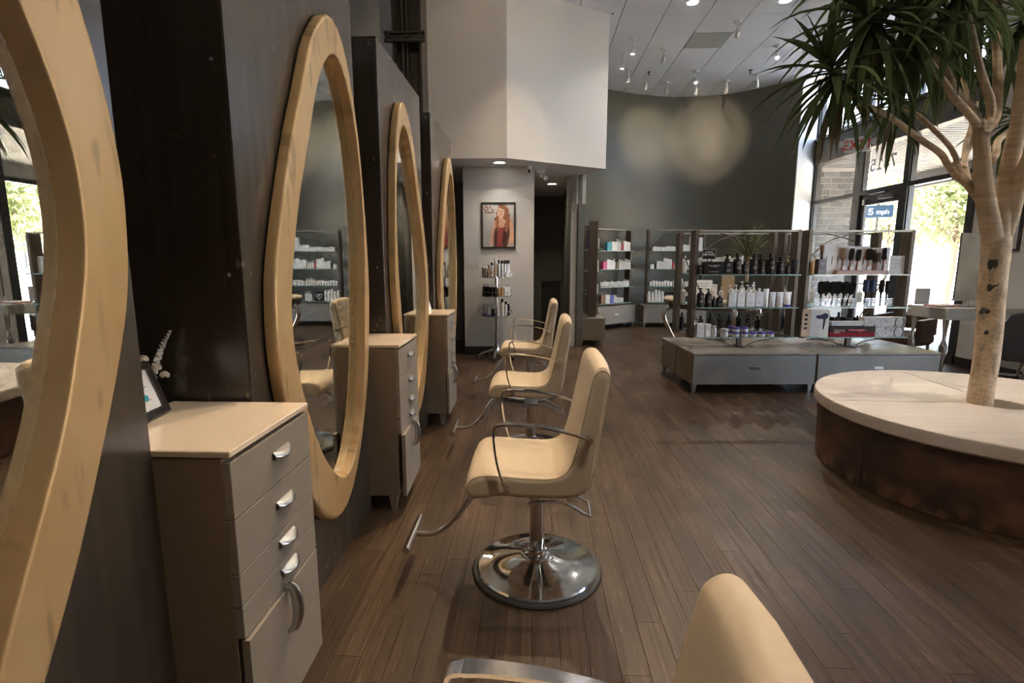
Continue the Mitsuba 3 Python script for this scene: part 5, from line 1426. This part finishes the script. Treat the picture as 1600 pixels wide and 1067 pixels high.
TREE = {'limbs': [([[2.991, 3.52, 0.388], [2.978, 3.52, 0.543], [2.98, 3.52, 0.804], [2.969, 3.52, 1.058], [2.951, 3.52, 1.307], [2.946, 3.52, 1.49], [2.931, 3.52, 1.623]], 0.0671, 0.0764, 'trunk'), ([[2.944, 3.52, 1.503], [2.869, 3.5, 1.669], [2.804, 3.48, 1.824], [2.755, 3.46, 1.956], [2.714, 3.44, 2.085], [2.673, 3.42, 2.21], [2.639, 3.4, 2.261]], 0.0608, 0.0328, 'branch'), ([[2.643, 3.4, 2.232], [2.574, 3.383, 2.293], [2.47, 3.367, 2.376], [2.377, 3.35, 2.467], [2.277, 3.333, 2.567], [2.199, 3.317, 2.645], [2.151, 3.3, 2.707]], 0.0234, 0.0156, 'branch'), ([[2.651, 3.4, 2.224], [2.625, 3.425, 2.325], [2.537, 3.45, 2.435], [2.455, 3.475, 2.592], [2.416, 3.5, 2.663], [2.365, 3.525, 2.767], [2.334, 3.55, 2.892]], 0.0234, 0.0156, 'branch'), ([[2.661, 3.4, 2.206], [2.695, 3.393, 2.269], [2.682, 3.386, 2.368], [2.641, 3.379, 2.444], [2.574, 3.371, 2.576], [2.516, 3.364, 2.723], [2.463, 3.357, 2.847], [2.415, 3.35, 3.008]], 0.0257, 0.0156, 'branch'), ([[2.675, 3.4, 2.188], [2.756, 3.433, 2.279], [2.783, 3.467, 2.422], [2.778, 3.5, 2.636], [2.768, 3.533, 2.853], [2.757, 3.567, 2.999], [2.744, 3.6, 3.192]], 0.0281, 0.0187, 'branch'), ([[2.84, 3.5, 1.768], [2.793, 3.55, 1.872], [2.755, 3.6, 1.95], [2.725, 3.65, 1.989]], 0.0351, 0.0234, 'branch'), ([[2.724, 3.62, 1.973], [2.62, 3.58, 2.05], [2.544, 3.54, 2.105], [2.39, 3.5, 2.179], [2.243, 3.46, 2.254], [2.093, 3.42, 2.323], [1.948, 3.38, 2.361], [1.818, 3.34, 2.433], [1.708, 3.3, 2.519]], 0.0203, 0.014, 'branch'), ([[2.783, 3.62, 1.944], [2.766, 3.66, 2.014], [2.748, 3.7, 2.078]], 0.025, 0.0172, 'branch'), ([[2.769, 3.68, 2.042], [2.749, 3.692, 2.112], [2.699, 3.703, 2.195], [2.58, 3.715, 2.311], [2.485, 3.727, 2.395], [2.398, 3.738, 2.442], [2.316, 3.75, 2.51]], 0.0172, 0.0125, 'branch'), ([[2.851, 3.7, 1.971], [2.869, 3.763, 2.084], [2.906, 3.825, 2.206], [2.974, 3.887, 2.357], [3.036, 3.95, 2.518]], 0.0187, 0.0125, 'branch'), ([[2.813, 3.7, 2.045], [2.89, 3.79, 2.15], [2.986, 3.88, 2.284], [2.986, 3.97, 2.566], [2.98, 4.06, 2.762], [3.015, 4.15, 2.962]], 0.0172, 0.0125, 'branch'), ([[2.795, 3.55, 1.911], [2.754, 3.525, 1.954], [2.727, 3.5, 1.982]], 0.014, 0.0109, 'stub'), ([[2.943, 3.52, 1.511], [2.934, 3.503, 1.748], [2.926, 3.486, 1.921], [2.914, 3.469, 2.089], [2.913, 3.451, 2.226], [2.896, 3.434, 2.343], [2.878, 3.417, 2.513], [2.854, 3.4, 2.717]], 0.0577, 0.0328, 'branch'), ([[2.974, 3.54, 1.519], [2.978, 3.492, 1.727], [2.952, 3.444, 1.858], [2.938, 3.396, 1.971], [2.936, 3.348, 2.137], [2.935, 3.3, 2.372]], 0.0515, 0.0296, 'branch'), ([[2.763, 3.47, 1.984], [2.848, 3.533, 2.055], [2.924, 3.597, 2.113], [2.977, 3.66, 2.196], [3.063, 3.723, 2.252], [3.166, 3.787, 2.31], [3.265, 3.85, 2.381]], 0.0234, 0.0172, 'branch')], 'heads': [([1.657, 3.28, 2.562], (-0.6, -0.1, 0.7), 50, 0.4), ([1.86, 3.3, 2.863], (-0.5, -0.1, 0.9), 66, 0.5), ([2.12, 3.3, 2.798], (-0.3, -0.1, 0.9), 38, 0.42), ([2.317, 3.78, 2.535], (-0.5, 0.1, 0.7), 28, 0.32), ([2.353, 3.58, 2.977], (-0.2, 0.1, 0.9), 32, 0.4), ([3.021, 4.18, 3.059], (0, 0.2, 1), 50, 0.46), ([2.403, 3.35, 3.074], (0, 0, 1), 50, 0.48), ([2.749, 3.62, 3.273], (0.2, 0, 1), 50, 0.48), ([3.29, 3.95, 3.102], (0.4, 0.2, 0.9), 50, 0.5), ([3.309, 3.9, 2.439], (0.5, 0.2, 0.5), 30, 0.4), ([2.198, 3.5, 3.188], (-0.4, 0, 1), 36, 0.46), ([1.972, 3.7, 3.295], (-0.4, 0, 1), 30, 0.46)], 'scars': [([2.897, 3.469, 1.422], 0.0228, [-0.641, -0.768, 0.006]), ([2.905, 3.469, 1.285], 0.0204, [-0.642, -0.766, 0.036]), ([2.871, 3.469, 1.122], 0.0144, [-0.636, -0.768, 0.073]), ([2.941, 3.47, 1.105], 0.0204, [-0.645, -0.761, 0.076]), ([2.904, 3.47, 1.118], 0.012, [-0.64, -0.765, 0.073]), ([2.915, 3.47, 0.981], 0.0084, [-0.64, -0.762, 0.103]), ([2.783, 3.486, 1.852], 0.0216, [-0.621, -0.778, -0.09]), ([2.783, 3.486, 1.817], 0.0192, [-0.622, -0.779, -0.082]), ([2.821, 3.486, 1.735], 0.0216, [-0.628, -0.776, -0.063]), ([2.72, 3.454, 2.039], 0.0192, [-0.613, -0.779, -0.133]), ([2.992, 3.488, 1.825], 0.018, [-0.649, -0.757, -0.081]), ([2.803, 3.486, 1.778], 0.012, [-0.625, -0.777, -0.073])]}
for pts, r0, r1, nm in TREE['limbs']:
    limb(pts, r0, r1, nm)
for c, rad, nrm_ in TREE['scars']:
    c, nrm_ = R_(c), R_(nrm_)
    nrm_ = nrm_ / np.linalg.norm(nrm_)
    q = trimesh.creation.icosphere(subdivisions=2, radius=rad)
    q.vertices *= (1 + 1.1 * (meshkit.noise(q.vertices * 75 + c * 7, 2) - 0.45))[:, None]
    q.apply_scale((1.4, 1.05, 0.35))
    part(t, 'knot', mv(q, aim(c, c - nrm_)), 'scar', True)
leaves = []
r_ = random.Random(5)
for c, lean, n_, size in TREE['heads']:
    c = R_(c)
    lean = R_(lean) / np.linalg.norm(lean)
    for i in range(n_):
        q = i / n_
        a = i * 2.39996 + r_.uniform(-0.2, 0.2)
        e = math.radians(74 - 150 * q ** 0.78) + r_.uniform(-0.12, 0.12)
        d = R_([math.cos(a) * math.cos(e), math.sin(a) * math.cos(e), math.sin(e)]) + 0.30 * lean * (1 - q)
        L = size * r_.uniform(0.85, 1.22) * (0.72 + 0.38 * min(1, q * 2))
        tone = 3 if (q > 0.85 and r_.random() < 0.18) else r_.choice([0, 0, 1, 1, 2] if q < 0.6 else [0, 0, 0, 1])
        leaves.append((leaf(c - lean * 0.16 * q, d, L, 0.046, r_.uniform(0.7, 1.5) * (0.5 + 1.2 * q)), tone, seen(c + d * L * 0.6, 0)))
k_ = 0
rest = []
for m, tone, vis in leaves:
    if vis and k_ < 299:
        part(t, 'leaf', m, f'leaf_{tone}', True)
        k_ += 1
    else:
        rest.append(m)
part(t, 'more_foliage', cat(*rest), 'leaf_0', True, kind='stuff')
# ------------------------------------------------------------ counter on the right wall with its chairs and mirror
CA = M((4.80, 6.28, 0), rz=4)
t = thing('stone_counter', 'pale concrete counter on chrome legs along the right wall', 'counter')
part(t, 'slab', bx(0, 1.06, 0, 0.60, 0.745, 0.88, 0.004), 'concrete', A=CA)
for x, y in ((0.06, 0.06), (0.06, 0.54)):
    part(t, 'leg', mv(lathe([(0.012, 0.002), (0.030, 0.22), (0.042, 0.42), (0.016, 0.50), (0.022, 0.62), (0.034, 0.744)], 16), M((x, y, 0))), 'chrome', 40, A=CA)
t = thing('counter_mirror', 'upright frameless mirror on a chrome stand on the concrete counter', 'mirror')
MA = M((5.30, 6.62, 0.88), rz=16)
part(t, 'glass', bx(-0.24, 0.24, -0.006, 0, 0.10, 0.88), 'mirror_glass', A=MA, label='mirror glass')
part(t, 'backing', bx(-0.24, 0.24, 0.0005, 0.012, 0.10, 0.88), 'black_plastic', A=MA)
part(t, 'tray', bx(-0.25, 0.25, -0.05, 0.02, 0.075, 0.10, 0.004), 'brushed', A=MA)
part(t, 'stem', rod((0, 0, 0.01), (0, 0, 0.08), 0.018, 12), 'chrome', 40, A=MA)
part(t, 'foot', bx(-0.16, 0.16, -0.07, 0.07, 0.0005, 0.012, 0.003), 'brushed', A=MA)
for i in range(3):
    solo('magazine', bx(-0.15 + 0.01 * i, 0.17, -0.10, 0.11, 0.0005 + 0.008 * i, 0.0075 + 0.008 * i), ('paper', 'product_red', 'paper')[i], f'{("white magazine at the bottom", "thin red-edged magazine in the middle", "white magazine on top")[i]} of the pile on the concrete counter', 'magazine', A=CA @ M((0.18, 0.30, 0.88), rz=6 * i))
t = thing('acrylic_notice', 'clear acrylic stand with a pale printed notice on the counter by the window', 'notice')
NA = CA @ M((0.10, 0.50, 0.88), rz=-8)
part(t, 'sheet', bx(-0.085, 0.085, -0.001, 0.001, 0.012, 0.21), 'ink_grey', A=NA)
part(t, 'foot', bx(-0.09, 0.09, -0.03, 0.05, 0.0005, 0.010), 'acrylic', A=NA)


def pad(pts, w0, w1, th, k=12):
    P = spline(pts, 5)
    return sweep(P, lambda q: np.array([(math.copysign(abs(math.cos(a)) ** 0.5, math.cos(a)) * (w0 + (w1 - w0) * q) / 2, math.copysign(abs(math.sin(a)) ** 0.5, math.sin(a)) * th / 2) for a in np.arange(k) * 2 * math.pi / k]), up=(0, 0, 1))


t = thing('styling_chair', 'black leather salon chair with chrome arms beside the tree trunk', 'chair')
BA = M((5.12, 5.55, 0), rz=-35)
back = Polygon([(-0.20, 0.44), (0.20, 0.44), (0.245, 0.62), (0.25, 0.80), (0.20, 0.90), (0.10, 0.925), (-0.10, 0.925), (-0.20, 0.90), (-0.25, 0.80), (-0.245, 0.62)]).buffer(0.01)
part(t, 'backrest', mv(cat(prism(back.buffer(-0.012), -0.04, 0.04), prism(back, -0.028, 0.028)), M((0, -0.20, 0), rx=96)), 'black_leather', A=BA)
part(t, 'seat', bx(-0.24, 0.24, -0.20, 0.30, 0.42, 0.53, 0.03), 'black_leather', A=BA)
for s in (-1, 1):
    part(t, 'armrest', tube(spline([(s * 0.27, -0.22, 0.63), (s * 0.30, -0.05, 0.66), (s * 0.30, 0.15, 0.655), (s * 0.285, 0.24, 0.60), (s * 0.26, 0.18, 0.47)], 5), 0.014, 10), 'chrome', True, A=BA)
part(t, 'column', lathe([(0.04, 0.02), (0.04, 0.25), (0.028, 0.26), (0.028, 0.42)], 20), 'chrome', 40, A=BA)
part(t, 'base', lathe([(0.02, 0.05), (0.10, 0.035), (0.28, 0.02), (0.29, 0.001), (0.02, 0.001)], 40), 'chrome', 40, A=BA)
part(t, 'footrest', tube(spline([(0, 0.25, 0.40), (0, 0.42, 0.26), (0, 0.52, 0.16)], 5), 0.014, 8), 'chrome', True, A=BA)
part(t, 'foot_bar', rod((-0.16, 0.52, 0.16), (0.16, 0.52, 0.16), 0.015, 10), 'chrome', 40, A=BA)
t = thing('lounge_chair', 'low brown leather lounge chair under the counter by the window', 'armchair')
LA = M((5.02, 7.35, 0), rz=-62)
part(t, 'seat', bx(-0.30, 0.30, -0.28, 0.30, 0.30, 0.47, 0.05), 'brown_leather', A=LA)
part(t, 'back', sweep(spline([(-0.33, -0.20, 0.55), (-0.32, 0.15, 0.57), (-0.18, 0.33, 0.60), (0.18, 0.33, 0.60), (0.32, 0.15, 0.57), (0.33, -0.20, 0.55)], 6), rect(0.035, 0.11), up=(0, 0, 1)), 'brown_leather', A=LA)
for x in (-0.26, 0.26):
    for y in (-0.24, 0.26):
        part(t, 'leg', rod((x, y, 0.001), (x * 0.92, y * 0.92, 0.31), 0.012, 8, 0.02), 'chrome', A=LA)
t = thing('wall_picture', 'black-framed grey picture on the white right wall behind the tree fork', 'picture')
yy0, yy1, z0, z1 = 6.72, 7.28, 1.55, 2.21
part(t, 'frame', cat(bx(5.872, 5.899, yy0, yy1, z0, z0 + 0.025), bx(5.872, 5.899, yy0, yy1, z1 - 0.025, z1), bx(5.872, 5.899, yy0, yy0 + 0.025, z0, z1), bx(5.872, 5.899, yy1 - 0.025, yy1, z0, z1)), 'frame_black')
part(t, 'print', bx(5.885, 5.890, yy0 + 0.02, yy1 - 0.02, z0 + 0.02, z1 - 0.02), 'ink_grey')
fg = trimesh.creation.cylinder(radius=0.085, height=0.002, sections=24)
part(t, 'printed_head', mv(fg, M((5.884, 6.93, 2.04), ry=90, s=(1, 1, 1))), 'product_tan')
# exit sign with twin lamps over the door
t = thing('exit_sign', 'white exit sign with red letters hanging by the dark header over the door', 'exit sign')
EA = M((5.55, 9.68, 3.40), rz=-38)
part(t, 'housing', bx(-0.19, 0.19, -0.02, 0.02, -0.12, 0.12, 0.006), 'exit_face', A=EA)
m = meshkit.text_mesh('EXIT', 0.145, 0.003, bold=True)
m.apply_translation((-(m.bounds[0][0] + m.bounds[1][0]) / 2, -0.072, 0))
part(t, 'lettering', mv(m, M((0, -0.0205, 0), rx=90)), 'exit_red', A=EA)
part(t, 'bracket', rod((0, 0.0, 0.12), (0.20, 0.26, 0.16), 0.012, 8), 'exit_face', A=EA)
for s in (-1, 1):
    part(t, 'lamp_head', lathe([(0.01, 0.05), (0.05, 0.03), (0.06, -0.03), (0.05, -0.035), (0.002, -0.03)], 16), 'white_metal', 40, A=EA @ M((s * 0.25, -0.02, 0.03), rx=-70))

# ------------------------------------------------------------ outside the windows
struct('ground_sidewalk', bx(6.05, 11.5, -12, 40, -0.25, -0.03), 'sidewalk')
struct('ground_street', bx(11.5, 60.0, -30, 70, -0.30, -0.12), 'asphalt')
t = thing('brick_pier', 'grey brick pier outside the left window pane', 'pier')
bx0, bx1, by0, by1 = 6.02, 6.95, 11.80, 12.45
part(t, 'core', bx(bx0, bx1, by0, by1, -0.03, 3.37), 'mortar')
BL, BH = 0.285, 0.122
half_bricks = 0
brick_ply = [mikit.ply(bx(0, BL - 0.016, 0, 0.05, 0, BH - 0.014, 0.004), b) for b in ('brick', 'brick_light')]
half_ply = [mikit.ply(bx(0, BL / 2 - 0.016, 0, 0.05, 0, BH - 0.014, 0.004), b) for b in ('brick', 'brick_light')]
for r in range(34):
    z = 0.0 + r * BH
    v = rng.choice([0, 0, 1])
    for side_ in (0, 1):
        ln = (bx1 - bx0) if side_ == 0 else (by1 - by0)
        u = -0.0 if r % 2 else -BL / 2
        while u < ln - 0.02:
            a, b = max(u, 0), min(u + BL, ln)
            v = rng.choice([0, 0, 1])
            if b - a > 0.05:
                src = brick_ply[v] if abs(b - a - BL) < 1e-6 else half_ply[v] if abs(b - a - BL / 2) < 1e-6 else mikit.ply(bx(0, b - a - 0.016, 0, 0.05, 0, BH - 0.014, 0.004), ('brick', 'brick_light')[v])
                B = M((bx0 + a, by0 - 0.010, z)) if side_ == 0 else M((bx0 - 0.010, by0 + b, z), rz=-90)
                if z > 0.5 and z < 3.25:
                    part(t, 'brick', src, None, A=B)
            u += BL
t = thing('entrance_canopy', 'ribbed metal canopy outside above the windows', 'canopy')
part(t, 'deck', bx(6.02, 8.6, -4, 12.9, 3.42, 3.52), 'canopy_metal')
part(t, 'roof_sheet', bx(6.05, 8.6, -4, 12.9, 3.52, 3.54), 'white_metal')
part(t, 'fascia', bx(8.6, 8.7, -4, 12.9, 3.05, 3.55), 'canopy_metal')
for i in range(56):
    part(t, 'rib', bx(6.02, 8.6, 5.8 + 0.125 * i, 5.86 + 0.125 * i, 3.375, 3.42), 'canopy_light')
# buildings over the street
t = thing('street_building', 'sunlit cream building across the street beyond the large window', 'building')
part(t, 'facade', bx(30, 40, 0, 40, -0.1, 6.2), 'stucco')
part(t, 'cornice', bx(29.7, 30, 0, 40, 5.9, 6.35), 'stucco_dark')
part(t, 'base_band', bx(29.9, 30, 0, 40, -0.1, 0.6), 'stucco_dark')
for i in range(10):
    w = part(t, 'window', bx(29.9, 30.0, 3 + 3.6 * i, 5 + 3.6 * i, 0.9, 3.3), 'far_window')
    part(w, 'frame', cat(bx(29.85, 29.9, 3 + 3.6 * i, 5 + 3.6 * i, 3.2, 3.4), bx(29.85, 29.9, 3.95 + 3.6 * i, 4.05 + 3.6 * i, 0.9, 3.3)), 'stucco')
    part(t, 'window', bx(29.9, 30.0, 3 + 3.6 * i, 5 + 3.6 * i, 4.2, 5.5), 'far_window')
for i in (3, 6):
    part(t, 'awning', mv(prism([(0, 0), (-1.4, -0.9), (-1.4, -1.1), (0, -1.0)], -1.3, 1.3), M((29.9, 4 + 3.6 * i, 4.2), rx=90)), 'awning_red')


def street_tree(x, y, h, cr, seed, label):
    t = thing('street_tree', label, 'tree')
    r_ = random.Random(seed)
    P = spline([(x, y, -0.1), (x + 0.1, y, h * 0.35), (x - 0.05, y + 0.1, h * 0.7)], 5)
    part(t, 'trunk', tube(P, lambda q: 0.13 - 0.07 * q, 10), 'trunk_grey', True)
    for i in range(7):
        a = i * 0.9
        part(t, 'branch', tube(spline([P[-6], P[-6] + [cr * 0.4 * math.cos(a), cr * 0.4 * math.sin(a), h * 0.2], P[-6] + [cr * 0.75 * math.cos(a), cr * 0.75 * math.sin(a), h * 0.36]], 4), lambda q: 0.05 - 0.035 * q, 6), 'trunk_grey', True)
    n = 2600
    g = np.random.default_rng(seed)
    c = g.normal(size=(n, 3))
    c /= np.linalg.norm(c, axis=1, keepdims=True)
    c *= (g.random((n, 1)) ** 0.45) * np.array([cr, cr, h * 0.36])
    c += [x, y, h * 0.68]
    d = g.normal(size=(n, 3))
    d /= np.linalg.norm(d, axis=1, keepdims=True)
    e = np.cross(d, g.normal(size=(n, 3)))
    e /= np.linalg.norm(e, axis=1, keepdims=True)
    s = 0.10 + 0.07 * g.random((n, 1))
    V = np.stack([c - d * s, c + e * s * 0.55, c + d * s, c - e * s * 0.55], 1).reshape(-1, 3)
    i = np.arange(n)[:, None] * 4
    part(t, 'foliage', mm(V, np.vstack([i + [0, 1, 2], i + [0, 2, 3]])), 'tree_leaf', kind='stuff')


street_tree(14.0, 18.5, 5.4, 2.1, 1, 'leafy street tree seen through the door glass')
street_tree(13.2, 14.0, 4.8, 1.7, 2, 'leafy street tree at the left of the large window')
street_tree(17.0, 26.5, 6.0, 2.5, 3, 'leafy street tree farther down the street')
street_tree(14.0, 6.5, 5.2, 2.0, 4, 'leafy street tree nearest along the kerb, out to the right')
t = thing('traffic_sign', 'dark blue traffic sign reading 5 mph outside the door', 'sign')
SA = M((9.7, 15.6, 0))
part(t, 'post', rod((0, 0.03, -0.03), (0, 0.03, 3.1), 0.03, 8), 'canopy_metal', A=SA)
part(t, 'plate', bx(-0.34, 0.34, -0.01, 0.0, 2.62, 2.95, 0.004), 'sign_blue', A=SA @ M(rz=-32))
for s, h, x, z in (('5', 0.17, -0.26, 2.70), ('mph', 0.11, -0.06, 2.71)):
    m = meshkit.text_mesh(s, h, 0.002, bold=True)
    part(t, 'lettering', mv(m, M((x, -0.011, z), rx=90)), 'paper', A=SA @ M(rz=-32))
# a parked car beyond the kerb
t = thing('parked_car', 'white car parked at the kerb, low behind the notice in the window', 'car')
KA = M((12.8, 11.2, -0.12), rz=90)
prof = spline([(-2.1, 0.35), (-2.15, 0.75), (-1.6, 0.92), (-1.0, 0.98), (-0.45, 1.42), (0.9, 1.45), (1.6, 1.02), (2.05, 0.92), (2.12, 0.40), (1.9, 0.28), (-1.9, 0.28)], 4, closed=True)
part(t, 'body', mv(prism(Polygon(prof), -0.85, 0.85), M(rx=90)), 'car_paint', 30, A=KA)
part(t, 'side_glass', mv(prism(Polygon([(-0.85, 1.0), (-0.40, 1.36), (0.82, 1.38), (1.35, 1.02)]), -0.86, 0.86), M(rx=90)), 'far_window', A=KA)
for x in (-1.35, 1.35):
    for y in (-0.87, 0.87):
        w = part(t, 'wheel', mv(lathe([(0.16, -0.10), (0.32, -0.10), (0.34, -0.08), (0.34, 0.08), (0.32, 0.10), (0.16, 0.10)], 24), M((x, y - math.copysign(0.08, y), 0.34), rx=90)), 'rubber', 40, A=KA)
        part(w, 'rim', mv(lathe([(0.002, -0.105), (0.20, -0.105), (0.21, 0.105), (0.002, 0.105)], 20), M((x, y - math.copysign(0.08, y), 0.34), rx=90)), 'brushed', 40, A=KA)

# things that share a label are told apart by nothing: give them a group
seen_labels = {}
for k, v in labels.items():
    if '__' not in k and v.get('label'):
        seen_labels.setdefault(v['label'], []).append(k)
for text, ks in seen_labels.items():
    if len(ks) > 1:
        for k in ks:
            labels[k].setdefault('group', text)
